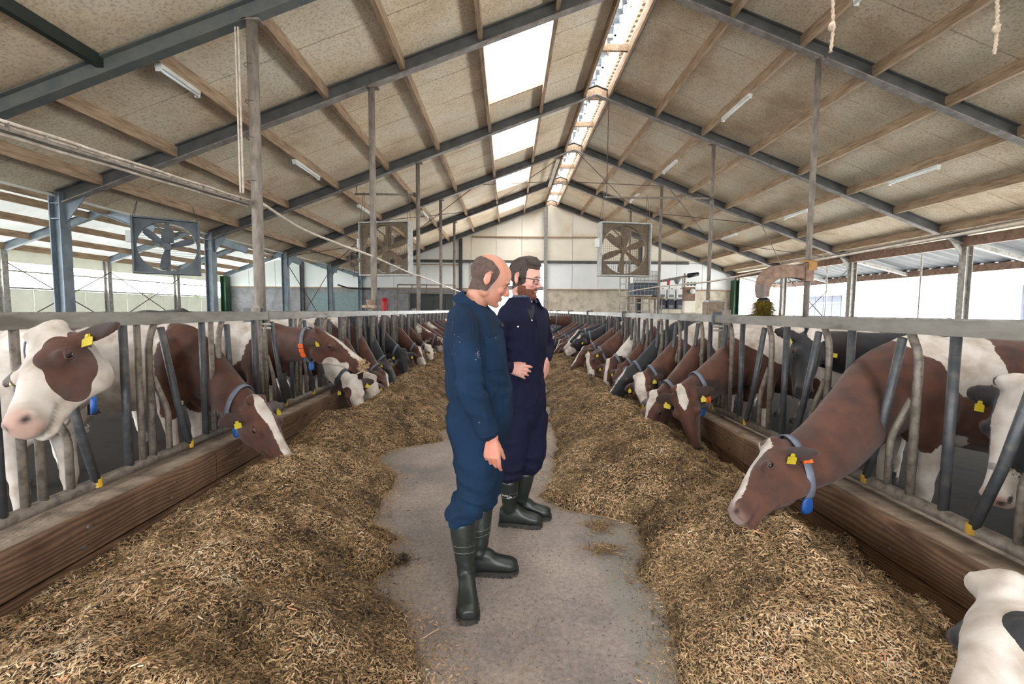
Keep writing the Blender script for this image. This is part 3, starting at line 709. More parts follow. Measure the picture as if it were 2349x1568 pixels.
for side, nm in ((-1, 'left'), (1, 'right')):
    Hp = empty('feed_heap', (0, 0, 0), label=f'long heap of chopped silage feed along the {nm} side of the alley', cat='feed')
    xk = -2.21 if side < 0 else 2.04
    ys = np.concatenate([np.arange(.9, 6, .022), np.arange(6, 12, .05), np.arange(12, 27.8, .15)])
    nu = 110; U = np.linspace(0, 1.04, nu)
    YY, UU = np.meshgrid(ys, U, indexing='ij')
    E_ = edge(side, YY); XX = xk+(E_-xk)*UU; ZZ = heap_h(side, XX, YY); ZZ[:, -1] = -.02
    m_, k_ = YY.shape
    V = np.stack([XX, YY, ZZ], -1).reshape(-1, 3)
    i = np.arange(m_-1)[:, None]*k_+np.arange(k_-1)[None]
    q = np.stack([i, i+1, i+1+k_, i+k_], -1).reshape(-1, 4)
    if side > 0: pass
    else: q = q[:, ::-1]
    me = bpy.data.meshes.new('heap'); me.vertices.add(len(V)); me.vertices.foreach_set('co', V.astype(np.float32).ravel())
    me.loops.add(q.size); me.loops.foreach_set('vertex_index', np.ascontiguousarray(q, dtype=np.int32).ravel())
    me.polygons.add(len(q)); me.polygons.foreach_set('loop_start', np.arange(0, q.size, 4, dtype=np.int32)); me.polygons.foreach_set('loop_total', np.full(len(q), 4, np.int32))
    me.update(); me.validate(); o = link_mesh('heap', me, 'silage', Hp, True); o['kind'] = 'stuff'
    # slivers: densest near the camera
    n_ = 215000
    yv = 1.25*np.exp(rng.random(n_)*math.log(15/1.25)); uu = rng.random(n_)**.9*(1+.16*rng.random(n_)**3)
    ev = edge(side, yv); xv = xk+(ev-xk)*uu; zv = np.maximum(heap_h(side, xv, yv), 0)
    d = .02; nx = (heap_h(side, xv+d, yv)-heap_h(side, xv-d, yv))/(2*d); ny = (heap_h(side, xv, yv+d)-heap_h(side, xv, yv-d))/(2*d)
    Nn = np.stack([-np.clip(nx, -1.5, 1.5), -np.clip(ny, -1.5, 1.5), np.ones(n_)], 1); Nn /= np.linalg.norm(Nn, axis=1, keepdims=True)
    tone = .62+(fbm(xv*3, yv*3, 4, 21)-.47)*.8+(fbm(xv*11, yv*11, 3, 41)-.45)*.75+rng.normal(0, .15, n_)
    sz = .027*np.clip(.75+.09*yv, .85, 1.7)
    chips(n_, np.stack([xv, yv, zv], 1), Nn, sz, 'straw', Hp, tone, lift=.016)
# crumbs scattered on the concrete
Cr = empty('spilled_feed', (0, 0, 0), label='loose feed crumbs scattered over the bare concrete between the heaps', cat='feed', kind='stuff')
n_ = 34000
yv = 1.3*np.exp(rng.random(n_)**.8*math.log(14/1.3)); el, er = edge(-1, yv), edge(1, yv)
u = rng.random(n_); u = np.where(rng.random(n_) < .55, np.where(rng.random(n_) < .55, u**3*.5, 1-u**3*.5), u)
xv = el+(er-el)*u
chips(n_, np.stack([xv, yv, np.full(n_, .002)], 1), np.tile([0., 0., 1.], (n_, 1)), .016*np.clip(.8+.1*yv, .9, 1.6), 'crumb', Cr, None, .003, .08)
# small separate patches of feed
pt = 0
for (cx, cy, rx, ry, nn, lb) in ((1375, 1208, .13, .12, 1500, 'small loose pile of feed on the concrete right of the rear boots'), (1385, 1262, .15, .09, 1300, 'flat streak of feed on the concrete nearest the right heap'),
                                (1290, 1056, .05, .05, 500, 'dark clump of feed at the right heap edge behind the young man'), (925, 1290, .06, .05, 500, 'dark clump of feed at the tip of the left heap')):
    c = atZ(cx, cy, 0)
    e = empty('feed_clump', (c.x, c.y, 0), label=lb, cat='feed'); nn *= 2
    a = rng.uniform(0, 2*PI, nn); r = np.abs(rng.normal(0, .5, nn)); xv = np.cos(a)*r*rx*(1+.3*np.sin(3*a)); yv = np.sin(a)*r*ry
    z = .028*np.exp(-r*r*1.6)*rng.random(nn)*(2 if nn == 1000 else 1)
    chips(nn, np.stack([xv, yv, z+.002], 1), np.tile([0., 0., 1.], (nn, 1)), .024, 'straw', e, np.clip(rng.normal(.2 if nn == 1000 else .5, .2, nn), 0, 1), .006, .4)
# ---------------------------------------------------------------- organic shapes: lofts joined by a voxel remesh into one skin
def vv(*a): return Vector(a)
def loft(mb, rings, n=18, p=2.0):
    """rings: (centre, side vec, up vec, half width, half height); closed ends"""
    vs = []
    for c, s, u, hw, hh in rings:
        for k in range(n):
            a = 2*PI*k/n; ca, sa = math.cos(a), math.sin(a)
            x = math.copysign(abs(ca)**(2/p), ca); y = math.copysign(abs(sa)**(2/p), sa)
            vs.append(c+s*(x*hw)+u*(y*hh))
    m = len(rings)
    fs = [(i*n+k, i*n+(k+1) % n, (i+1)*n+(k+1) % n, (i+1)*n+k) for i in range(m-1) for k in range(n)]
    fs += [tuple(range(n-1, -1, -1)), tuple((m-1)*n+k for k in range(n))]
    mb.add(vs, fs)
def ellips(mb, c, ax, rad, n=14, m=9):
    """ellipsoid with axis vectors ax=(x,y,z)"""
    c = Vector(c); vs = [c-ax[2]*rad[2]]
    for i in range(1, m):
        t = -PI/2+PI*i/m
        for k in range(n):
            a = 2*PI*k/n; vs.append(c+ax[0]*(rad[0]*math.cos(t)*math.cos(a))+ax[1]*(rad[1]*math.cos(t)*math.sin(a))+ax[2]*(rad[2]*math.sin(t)))
    vs.append(c+ax[2]*rad[2]); L = len(vs)-1
    fs = [(0, 1+(k+1) % n, 1+k) for k in range(n)]
    for i in range(m-2):
        b = 1+i*n; fs += [(b+k, b+(k+1) % n, b+n+(k+1) % n, b+n+k) for k in range(n)]
    b = 1+(m-2)*n; fs += [(b+k, b+(k+1) % n, L) for k in range(n)]
    mb.add(vs, fs)
XYZ = (vv(1, 0, 0), vv(0, 1, 0), vv(0, 0, 1))
def limb(mb, pts, n=12, up=(0, 1, 0), p=2.0):
    """pts: (point, rx, ry) tapered limb; rx across 'up' x direction, ry along up"""
    up = Vector(up); rings = []; m = len(pts)
    P = [Vector(a[0]) for a in pts]
    for i in range(m):
        d = (P[min(i+1, m-1)]-P[max(i-1, 0)]).normalized()
        u = (up-d*up.dot(d)).normalized(); s = d.cross(u)
        rings.append((P[i], s, u, pts[i][1], pts[i][2] if len(pts[i]) > 2 else pts[i][1]))
    e0, e1 = rings[0], rings[-1]
    d0 = (P[0]-P[1]).normalized()*min(e0[3], e0[4])*.5; d1 = (P[-1]-P[-2]).normalized()*min(e1[3], e1[4])*.5
    rings = [(e0[0]+d0, e0[1], e0[2], e0[3]*.6, e0[4]*.6)]+rings+[(e1[0]+d1, e1[1], e1[2], e1[3]*.6, e1[4]*.6)]
    loft(mb, rings, n, p)
def spline(pts, n):
    """Catmull-Rom through rows of numbers, n steps for each span"""
    P = np.array(pts, float); out = []
    for i in range(len(P)-1):
        p0, p1, p2, p3 = P[max(i-1, 0)], P[i], P[i+1], P[min(i+2, len(P)-1)]
        for k in range(n):
            t = k/n; out.append(.5*((2*p1)+(-p0+p2)*t+(2*p0-5*p1+4*p2-p3)*t*t+(-p0+3*p1-3*p2+p3)*t**3))
    out.append(P[-1]); return np.array(out)
def skin(mb, voxel, smooth=4, name='body'):
    me = bpy.data.meshes.new('tmp'); me.from_pydata(mb.v, [], mb.f); me.update()
    bm = bmesh.new(); bm.from_mesh(me); bmesh.ops.recalc_face_normals(bm, faces=bm.faces); bm.to_mesh(me); bm.free()
    o = bpy.data.objects.new('tmp', me); COL.objects.link(o)
    r = o.modifiers.new('r', 'REMESH'); r.mode = 'VOXEL'; r.voxel_size = voxel; r.adaptivity = 0
    s = o.modifiers.new('s', 'SMOOTH'); s.factor = .5; s.iterations = smooth
    dg = bpy.context.evaluated_depsgraph_get(); dg.update()
    res = bpy.data.meshes.new_from_object(o.evaluated_get(dg)); res.name = name
    bpy.data.objects.remove(o); bpy.data.meshes.remove(me)
    return res
def coords(me):
    a = np.empty(len(me.vertices)*3, np.float32); me.vertices.foreach_get('co', a); return a.reshape(-1, 3).astype(float)
def normals(me):
    a = np.empty(len(me.vertices)*3, np.float32); me.vertices.foreach_get('normal', a); return a.reshape(-1, 3).astype(float)
def setco(me, c): me.vertices.foreach_set('co', c.astype(np.float32).ravel()); me.update()
def setattr_(me, name, v):
    at = me.attributes.get(name) or me.attributes.new(name, 'FLOAT', 'POINT'); at.data.foreach_set('value', np.asarray(v, np.float32))
def gs(d, r): return np.exp(-(d/r)**2)

def n3(p, seed=0):
    i = np.floor(p).astype(np.int64); f = p-i; u = f*f*(3-2*f); out = 0
    for dx in (0, 1):
        for dy in (0, 1):
            for dz in (0, 1):
                h = ((i[:, 0]+dx)*374761393+(i[:, 1]+dy)*668265263+(i[:, 2]+dz)*2147483647+seed*97) & 0xffffffff
                h = ((h ^ (h >> 13))*1274126177) & 0xffffffff; h = ((h ^ (h >> 16)) & 0xffff)/65535.
                out = out+h*(u[:, 0] if dx else 1-u[:, 0])*(u[:, 1] if dy else 1-u[:, 1])*(u[:, 2] if dz else 1-u[:, 2])
    return out
def coat_mat(name, pig, pig2, warm):
    m, n, b = nodemat(name)
    b.inputs['Roughness'].default_value = .62; b.inputs['Specular IOR Level'].default_value = .3
    b.inputs['Sheen Weight'].default_value = .12; b.inputs['Sheen Roughness'].default_value = .5
    t = N(n, 'ShaderNodeTexCoord'); oi = N(n, 'ShaderNodeObjectInfo')
    ml = N(n, 'ShaderNodeMath', operation='MULTIPLY'); ml.inputs[1].default_value = 50; n.links.new(oi.outputs['Random'], ml.inputs[0])
    ad = N(n, 'ShaderNodeVectorMath', operation='ADD'); n.links.new(t.outputs['Object'], ad.inputs[0]); n.links.new(ml.outputs[0], ad.inputs[1])
    a = N(n, 'ShaderNodeTexNoise', Scale=1.5, Detail=2, Roughness=.5); n.links.new(ad.outputs[0], a.inputs['Vector'])
    f = N(n, 'ShaderNodeTexNoise', Scale=20, Detail=6, Roughness=.8); n.links.new(ad.outputs[0], f.inputs['Vector'])
    bi = N(n, 'ShaderNodeAttribute', attribute_name='bias')
    x1 = N(n, 'ShaderNodeMath', operation='MULTIPLY_ADD'); x1.inputs[1].default_value = 1.8; x1.inputs[2].default_value = -.9; n.links.new(a.outputs[0], x1.inputs[0])
    x2 = N(n, 'ShaderNodeMath', operation='ADD'); n.links.new(x1.outputs[0], x2.inputs[0]); n.links.new(bi.outputs['Fac'], x2.inputs[1])
    x3 = N(n, 'ShaderNodeMath', operation='MULTIPLY_ADD'); x3.inputs[1].default_value = .5; n.links.new(f.outputs[0], x3.inputs[0]); n.links.new(x2.outputs[0], x3.inputs[2])
    r = N(n, 'ShaderNodeValToRGB'); e = r.color_ramp.elements; e[0].position = .235; e[1].position = .262; e[0].color = (0, 0, 0, 1); e[1].color = (1, 1, 1, 1)
    n.links.new(x3.outputs[0], r.inputs[0])
    h = N(n, 'ShaderNodeTexNoise', Scale=9, Detail=4); n.links.new(ad.outputs[0], h.inputs['Vector'])
    rp = N(n, 'ShaderNodeValToRGB'); e = rp.color_ramp.elements; e[0].position = .35; e[1].position = .7; e[0].color = pig; e[1].color = pig2; n.links.new(h.outputs[0], rp.inputs[0])
    rw = N(n, 'ShaderNodeValToRGB'); e = rw.color_ramp.elements; e[0].position = .4; e[1].position = .75; e[0].color = srgb(194, 186, 178); e[1].color = srgb(150, 134, 118); n.links.new(h.outputs[0], rw.inputs[0])
    mx = N(n, 'ShaderNodeMix', data_type='RGBA'); n.links.new(r.outputs[0], mx.inputs[0]); n.links.new(rw.outputs[0], mx.inputs[6]); n.links.new(rp.outputs[0], mx.inputs[7])
    mz = N(n, 'ShaderNodeAttribute', attribute_name='muzzle'); dk = N(n, 'ShaderNodeAttribute', attribute_name='dark'); pk = N(n, 'ShaderNodeAttribute', attribute_name='pink')
    m2 = N(n, 'ShaderNodeMix', data_type='RGBA'); n.links.new(mz.outputs['Fac'], m2.inputs[0]); n.links.new(mx.outputs[2], m2.inputs[6])
    m0 = N(n, 'ShaderNodeMix', data_type='RGBA'); n.links.new(pk.outputs['Fac'], m0.inputs[0]); m0.inputs[6].default_value = warm; m0.inputs[7].default_value = srgb(172, 136, 122)
    n.links.new(m0.outputs[2], m2.inputs[7])
    m3 = N(n, 'ShaderNodeMix', data_type='RGBA'); n.links.new(dk.outputs['Fac'], m3.inputs[0]); n.links.new(m2.outputs[2], m3.inputs[6]); m3.inputs[7].default_value = srgb(34, 24, 22)
    n.links.new(m3.outputs[2], b.inputs['Base Color'])
    hr = N(n, 'ShaderNodeTexNoise', Scale=70, Detail=6, Roughness=.85); n.links.new(t.outputs['Object'], hr.inputs['Vector'])
    bp = N(n, 'ShaderNodeBump', Strength=.6, Distance=.005); n.links.new(hr.outputs[0], bp.inputs['Height']); n.links.new(bp.outputs[0], b.inputs['Normal'])
coat_mat('coat_brown', srgb(82, 47, 33), srgb(54, 31, 23), srgb(70, 52, 50))
coat_mat('coat_black', srgb(34, 34, 38), srgb(24, 24, 27), srgb(40, 40, 44))
mat('eye_dark', srgb(22, 16, 16), srgb(16, 12, 12), rough=.25)
mat('eyelid', srgb(86, 58, 48), srgb(60, 40, 36), rough=.6)
mat('collar_grey', srgb(104, 110, 124), srgb(86, 92, 104), rough=.6, scale=20)
mat('collar_dark', srgb(60, 62, 70), srgb(48, 50, 58), rough=.6, scale=20)
mat('transponder_blue', srgb(36, 86, 156), srgb(28, 70, 132), rough=.4)
mat('tag_yellow', srgb(186, 168, 34), srgb(160, 142, 32), rough=.45)
mat('tag_orange', srgb(242, 110, 44), srgb(228, 96, 36), rough=.5)
mat('hoof', srgb(64, 54, 46), srgb(44, 38, 34), rough=.5)

def text_mesh(s, size, material, parent, M, name='lettering', depth=.0006):
    cu = bpy.data.curves.new('t', 'FONT'); cu.body = s; cu.size = size; cu.extrude = depth; cu.align_x = 'CENTER'; cu.align_y = 'CENTER'; cu.resolution_u = 2
    o = bpy.data.objects.new('t', cu); COL.objects.link(o)
    dg = bpy.context.evaluated_depsgraph_get(); me = bpy.data.meshes.new_from_object(o.evaluated_get(dg)); bpy.data.objects.remove(o)
    me.transform(M); return link_mesh(name, me, material, parent)

def make_cow(spec, voxel):
    """spec in the cow's own frame: x forward, y left, z up; withers above the origin"""
    P = Vector(spec['poll']); u = (Vector(spec['muz'])-P).normalized(); w = Vector(spec['w']); w = (w-u*w.dot(u)).normalized(); v = w.cross(u)
    k = spec.get('k', 1.0)
    H = lambda a, b, c: P+u*(a*k)+v*(b*k)+w*(c*k)
    mb = MB(); X, Y, Z = XYZ
    tr = [(.16, .96, .08, .12), (.1, .97, .15, .22), (-.02, .99, .215, .31), (-.2, .995, .235, .35), (-.45, .97, .30, .375), (-.8, .945, .345, .385), (-1.1, .985, .335, .35), (-1.3, 1.05, .27, .29), (-1.45, 1.09, .19, .21), (-1.52, 1.1, .1, .12)]
    T = spline(tr, 3)
    loft(mb, [(vv(a, 0, z), Y, Z, hw, hh) for a, z, hw, hh in T], 24, 2.25)
    ellips(mb, (-.06, 0, 1.24), XYZ, (.26, .07, .13))                       # withers
    for s in (-1, 1):
        ellips(mb, (-.02, s*.15, .98), XYZ, (.16, .11, .27)); ellips(mb, (.03, s*.12, .82), XYZ, (.13, .10, .16))
        ellips(mb, (-1.18, s*.19, 1.0), XYZ, (.22, .13, .28)); ellips(mb, (-1.05, s*.27, 1.24), XYZ, (.07, .05, .05)); ellips(mb, (-1.42, s*.13, 1.2), XYZ, (.06, .05, .06))
        limb(mb, [((-.01, s*.16, .82), .095, .085), ((-.03, s*.16, .62), .072, .065), ((.0, s*.155, .44), .047, .045), ((.0, s*.155, .37), .05, .048), ((.0, s*.155, .30), .036, .034), ((.0, s*.155, .15), .03, .03), ((.02, s*.155, .10), .04, .038), ((.035, s*.155, .05), .045, .045)], 10)
        limb(mb, [((-1.15, s*.2, .9), .17, .1), ((-1.12, s*.22, .70), .12, .08), ((-1.25, s*.2, .55), .075, .05), ((-1.36, s*.19, .46), .052, .042), ((-1.33, s*.185, .30), .036, .034), ((-1.31, s*.185, .14), .034, .034), ((-1.28, s*.185, .10), .04, .038), ((-1.26, s*.185, .05), .046, .045)], 10)
        ellips(mb, (.055, s*.155, .03), XYZ, (.065, .05, .045)); ellips(mb, (-1.24, s*.185, .03), XYZ, (.065, .05, .045))
    ellips(mb, (-.98, 0, .60), XYZ, (.2, .15, .15))                          # udder
    for sx in (-.9, -1.07):
        for s in (-1, 1): limb(mb, [((sx, s*.07, .52), .02), ((sx, s*.07, .43), .017)], 8)
    limb(mb, [((-1.5, 0, 1.22), .04), ((-1.57, 0, 1.1), .03), ((-1.58, 0, .75), .022), ((-1.57, 0, .5), .02), ((-1.57, 0, .42), .045), ((-1.57, 0, .28), .03)], 8)
    # neck
    A0 = vv(-.1, 0, 1.06); A3 = H(.04, 0, -.10)
    ln = (A3-A0).length
    A1 = A0+vv(.36*ln, 0, .02*ln+.16*(A3.z-A0.z)); nh = spec.get('nh', .35); A2 = A3-((A3-A1).normalized()*(1-nh)+vv(1, 0, 0)*nh).normalized()*.28*ln+(w*-.02)
    if u.z > -.45: A2 = A3+(-u*.35-w*.75).normalized()*.22*ln*.6+(A0-A3).normalized()*.12*ln
    nk = []; M_ = 16
    wid = spline([(.17, .30), (.15, .27), (.125, .215), (.115, .19), (.108, .168), (.10, .15)], 3)
    for i in range(M_+1):
        t = i/M_; c = A0*(1-t)**3+A1*(3*t*(1-t)**2)+A2*(3*t*t*(1-t))+A3*t**3
        nk.append(c)
    prev = Y; frames_ = []
    for i, c in enumerate(nk):
        d = (nk[min(i+1, M_)]-nk[max(i-1, 0)]).normalized()
        t = i/M_; tgt = (Y*(1-t)+v*t); tgt = (tgt-d*tgt.dot(d)).normalized(); up = d.cross(tgt).normalized()
        hw, hh = wid[int(t*(len(wid)-1))]; hw *= spec.get('thin', 1)
        frames_.append((c, tgt, up, hw, hh))
    loft(mb, frames_, 20, 2.1)
    dw = nk[int(M_*.3)]; ellips(mb, dw-vv(0, 0, .26), (frames_[4][1], (nk[6]-nk[4]).normalized(), Z), (.035, .2, .09))      # dewlap
    # head
    earfr = {}
    hs = spline([(-.05, -.065, .062, .07), (.0, -.085, .096, .10), (.06, -.098, .108, .12), (.13, -.108, .11, .134), (.2, -.102, .094, .126), (.28, -.09, .074, .106), (.36, -.076, .056, .083), (.43, -.068, .052, .071), (.485, -.066, .057, .064), (.515, -.066, .052, .056), (.534, -.066, .038, .036)], 2)
    loft(mb, [(H(a, 0, c), v, w, hw*k, hh*k) for a, c, hw, hh in hs], 20, 2.35)
    ellips(mb, H(-.03, 0, -.01), (v, u, w), (.062*k, .045*k, .045*k))          # poll
    tf = spec.get('tuft', .55)
    if tf: ellips(mb, H(-.03, 0, .012), (v, u, w), (.088*k, .05*k, .034*k*tf)); ellips(mb, H(.02, .012, .012), (v, u, w), (.06*k, .06*k, .02*k*tf)); ellips(mb, H(-.03, -.04, .02), (v, u, w), (.05*k, .035*k, .032*k*tf))
    for s in (-1, 1):
        ellips(mb, H(.185, s*.084, -.030), (v, u, w), (.034*k, .046*k, .034*k))      # orbit
        ellips(mb, H(.12, s*.058, -.19), (v, u, w), (.045*k, .115*k, .075*k))            # jaw
        limb(mb, [(H(.2, s*.05, -.205), .032*k), (H(.34, s*.04, -.155), .022*k), (H(.46, s*.028, -.13), .024*k)], 8, tuple(w))
        ellips(mb, H(.30, s*.047, -.09), (v, u, w), (.02*k, .09*k, .03*k))           # cheek ridge
        ellips(mb, H(.492, s*.036, -.042), (v, u, w), (.028*k, .03*k, .028*k))       # nostril wing
        dr = spec.get('ear', -.25); fw = spec.get('earf', -.25)
        d1 = (v*s+u*.08+w*dr+u*fw*.6).normalized(); e0 = H(.035, s*.075, -.045); flat = (w*.75+v*s*.45+u*.1).normalized(); side_ = d1.cross(flat).normalized(); flat = side_.cross(d1)
        er = [(0, .028, .026), (.03, .042, .022), (.07, .06, .015), (.115, .062, .013), (.155, .048, .012), (.19, .022, .01)]
        loft(mb, [(e0+d1*(q*k)-w*(.1*q*k), side_, flat, a*k, max(b*k, voxel*1.15)) for q, a, b in er], 12)
        earfr[s] = (e0+d1*(.085*k)-w*(.0085*k), d1, side_ if side_.z < 0 else -side_, flat)
    ellips(mb, H(.475, 0, -.142), (v, u, w), (.046*k, .042*k, .024*k))                # chin
    me = skin(mb, voxel, 3, 'body')
    co = coords(me); nr = normals(me)
    rel = (co-np.array(P))/k; a = rel@np.array(u); b = rel@np.array(v); c = rel@np.array(w)
    hd = (a > -.08) & (a < .6) & (np.abs(b) < .30) & (c > -.30) & (c < .16)
    hd = hd & ~((np.abs(b) < .11) & (c < -.10-.0*a) & (a < .05))
    # relief
    disp = np.zeros(len(co))
    for s in (-1, 1):
        q = np.sqrt(((a-.512)/.9)**2+((b-s*.034)/1.1)**2+((c+.036)/.8)**2); disp -= .026*gs(q, .015)*hd
        q = np.sqrt((a-.185)**2+(b-s*.112)**2+(c+.03)**2); disp -= .007*gs(q, .02)*hd
        q = np.sqrt(((a-.185)/1.3)**2+(b-s*.1)**2+(c-.006)**2); disp += .006*gs(q, .02)*hd
        q = np.sqrt(((a-.25)/2.0)**2+(b-s*.075)**2+(c+.06)**2); disp -= .006*gs(q, .025)*hd
    mo = np.abs(c+.112+.14*(a-.47)); disp -= .0045*np.exp(-(mo/.011)**2)*hd*np.clip((a-.38)/.03, 0, 1)*(a < .56)
    yy = np.abs(co[:, 1])
    fold = np.sin(co[:, 0]*26+np.sin(co[:, 2]*9)*1.6)*.004*np.exp(-((co[:, 0]-.16)/.14)**2)*(co[:, 2] < 1.2)*(co[:, 2] > .6)
    disp += fold
    disp += (n3(co*7.0, 5)-.5)*.010*(~hd)+(n3(co*17.0, 6)-.5)*.004
    rib = np.sin(co[:, 0]*34)*.0022*np.exp(-((co[:, 0]+.62)/.22)**2)*(yy > .18); disp += rib
    co2 = co+nr*disp[:, None]*k; setco(me, co2)
    # coat field
    bias = np.full(len(co), float(spec.get('body', .12)))
    bx, bz = co[:, 0], co[:, 2]
    bias += np.clip((bx+.1)/.35, 0, 1)*spec.get('neckp', .9)                       # pigment gathers on the neck
    bias -= np.clip((.62-bz)/.15, 0, 1)*1.2*(bx < .3)
    for (x, y, z, r, val) in spec.get('blobs', []):
        d = np.sqrt((bx-x)**2+((co[:, 1]-y) if y is not None else 0)**2+(bz-z)**2); bias += val*np.clip(1.4-d/r, 0, 1)
    hb = np.full(len(co), float(spec.get('head', 1.0)))
    if spec.get('blaze'):
        t, wd = zip(*spec['blaze']); lim = np.interp(a, t, wd)
        val = (np.abs(b)-lim)*12-.0; front = (c > -.10)
        hb = np.where(front, np.minimum(hb, np.clip(val, -1, 1)), hb)
    for (x, y, z, r, val) in spec.get('hblobs', []):
        d = np.sqrt((a-x)**2+(b-y)**2+(c-z)**2); e = np.clip((1-d/r)*4, 0, 1); hb = hb*(1-e)+val*e
    ears = hd & (np.abs(b) > .115) & (a < .12)
    hb = np.where(ears, spec.get('earp', 1.0), hb)
    bias = np.where(hd, hb, bias)
    setattr_(me, 'bias', bias)
    mz = np.clip((a-.487+.02*np.cos(b*30)+.02*(c > -.03))/.05, 0, .85)*hd
    mz = np.maximum(mz*(c > -.105), 0)
    setattr_(me, 'muzzle', mz); setattr_(me, 'pink', np.full(len(co), spec.get('pink', 0.0)))
    dk = np.zeros(len(co))
    for s in (-1, 1):
        q = np.sqrt(((a-.516)/.9)**2+((b-s*.034)/1.1)**2+((c+.036)/.8)**2); dk = np.maximum(dk, np.clip(gs(q, .017)*1.6, 0, 1)*hd)
    dk = np.maximum(dk, np.exp(-(mo/.008)**2)*hd*(a > .39)*(a < .56)*.5)
    for s in (-1, 1):
        fl = earfr[s][3]; fl = fl if fl.dot(w) > 0 else -fl
        dk = np.maximum(dk, ears*(b*s > .12)*np.clip((nr@np.array(fl)-.1)*2, 0, 1)*.72)
    dk = np.maximum(dk, np.clip((.09-bz)/.02, 0, 1)*(bx < .3)*.8)
    setattr_(me, 'dark', np.clip(dk, 0, 1))
    me.polygons.foreach_set('use_smooth', [True]*len(me.polygons))
    parts = {'body': me, 'H': H, 'u': u, 'v': v, 'w': w, 'k': k, 'frames': frames_, 'ears': earfr}
    return parts
def cow_parts(root, pr, coat, near, collar=True, num=None, orange=False, tags=True, blue=True, mat_c='collar_grey'):
    me = pr['body']
    if not me.materials: me.materials.append(MATS[coat])
    b = share('body', me, root)
    H, u, v, w, k = pr['H'], pr['u'], pr['v'], pr['w'], pr['k']
    for s in (-1, 1):
        m = MB(); ellips(m, H(.185, s*.104, -.030), (u, w, v), (.021*k, .018*k, .018*k), 12, 8); m.build('eye', 'eye_dark', root, True)
        if near:
            m = MB(); pts = []
            for i in range(17):
                t = 2*PI*i/16; pts.append(H(.185+.026*math.cos(t), s*(.1155-.004*abs(math.cos(t))*2), -.030+.017*math.sin(t)))
            m.tube(pts, .005*k, 6, caps=False); ellips(m, H(.180, s*.103, -.020), (u, w, v), (.024*k, .0135*k, .0205*k), 12, 8); m.build('eyelid', 'eyelid', root, True)
    if collar:
        i = 15 if pr.get('ctilt', .3) > .6 else 13; c, sd, up, hw, hh = pr['frames'][i]; d = sd.cross(up).normalized()
        d = (pr['frames'][i+1][0]-pr['frames'][i-1][0]).normalized(); ct = pr.get('ctilt', .3)
        d = (d*(1-ct)+vv(1, 0, 0)*ct).normalized(); u0 = up; up = (up-d*up.dot(d)).normalized(); sd = (sd-d*sd.dot(d)).normalized(); hh = hh/max(.6, abs(up.dot(u0)))
        m = MB(); n = 28; vs = []
        hw2, hh2 = hw+.014, hh+.016
        for r_, off in ((0, -.021), (0, .021), (.005, .021), (.005, -.021)):
            for q in range(n):
                t = 2*PI*q/n; sag = .02 if math.sin(t) < -.3 else 0
                vs.append(c+sd*(math.cos(t)*(hw2+r_))+up*(math.sin(t)*(hh2+r_+sag))+d*off)
        fs = [(a*n+q, a*n+(q+1) % n, ((a+1) % 4)*n+(q+1) % n, ((a+1) % 4)*n+q) for a in range(4) for q in range(n)]
        m.add(vs, fs); col = m.build('collar', mat_c, root, True)
        dn = -up
        bot = c+dn*(hh2+.02)
        if blue:
            m = MB(); q0 = bot+Vector((0, 0, -.0)); zz = vv(0, 0, -1)
            m2 = [(q0+zz*t_, d, sd, a_, .016) for t_, a_ in ((.0, .02), (.02, .03), (.05, .034), (.075, .03), (.09, .014))]
            loft(m, m2, 14, 2.6); m.build('transponder', 'transponder_blue', col, True)
        if orange:
            sg = pr.get('oside', 1)
            for j, th in enumerate((-.02, -.30, -.58) if num and len(num) > 1 else (-.1,)):
                t = (PI if sg < 0 else 0)-(-1 if sg < 0 else 1)*(.0)+(th*(1 if sg > 0 else -1))
                ctr = c+sd*(math.cos(t)*(hw2+.01))+up*(math.sin(t)*(hh2+.01)); nrm = (sd*(math.cos(t)/hw2)+up*(math.sin(t)/hh2)).normalized()
                tg = d.cross(nrm).normalized()
                m = MB(); m.beam(ctr-nrm*.006, ctr+nrm*.009, .052, .042, up=tuple(tg)); tgo = m.build('number_tag', 'tag_orange', col)
                if num and j < len(num):
                    upv = Vector(tg) if tg.z > 0 else -Vector(tg); rt = upv.cross(nrm)
                    M = Matrix((rt, upv, nrm)).transposed().to_4x4(); M.translation = ctr+nrm*.0095
                    text_mesh(num[j], .036, 'plastic_black', col, M)
    if tags:
        for s in (-1, 1):
            e0, d1, dn_, fl = pr['ears'][s]; fl = fl if fl.dot(w) > 0 else -fl
            o_ = e0+fl*.026+dn_*.034; dn = (dn_*.8+vv(0, 0, -.6)).normalized(); nrm = (fl-dn*fl.dot(dn)).normalized(); rt = dn.cross(nrm); m = MB()
            m.prism([(-.010, .0), (.010, 0), (.013, -.016), (.025, -.02), (.025, -.058), (-.025, -.058), (-.025, -.02), (-.013, -.016)], nrm*.003, o_, rt, -dn)
            m.lathe([(.009, 0), (.009, .007)], 10, o_-(-dn)*.008, nrm)
            m.build('ear_tag', 'tag_yellow', root)
    return b
def hit_len(P, px, py, L, near=True):
    d = ray(px, py); oc = EYE-P; A = d.dot(d); B = 2*oc.dot(d); C_ = oc.dot(oc)-L*L; D = B*B-4*A*C_
    t = (-B+(-1 if near else 1)*math.sqrt(D))/(2*A) if D > 0 else -B/(2*A)
    return EYE+d*t
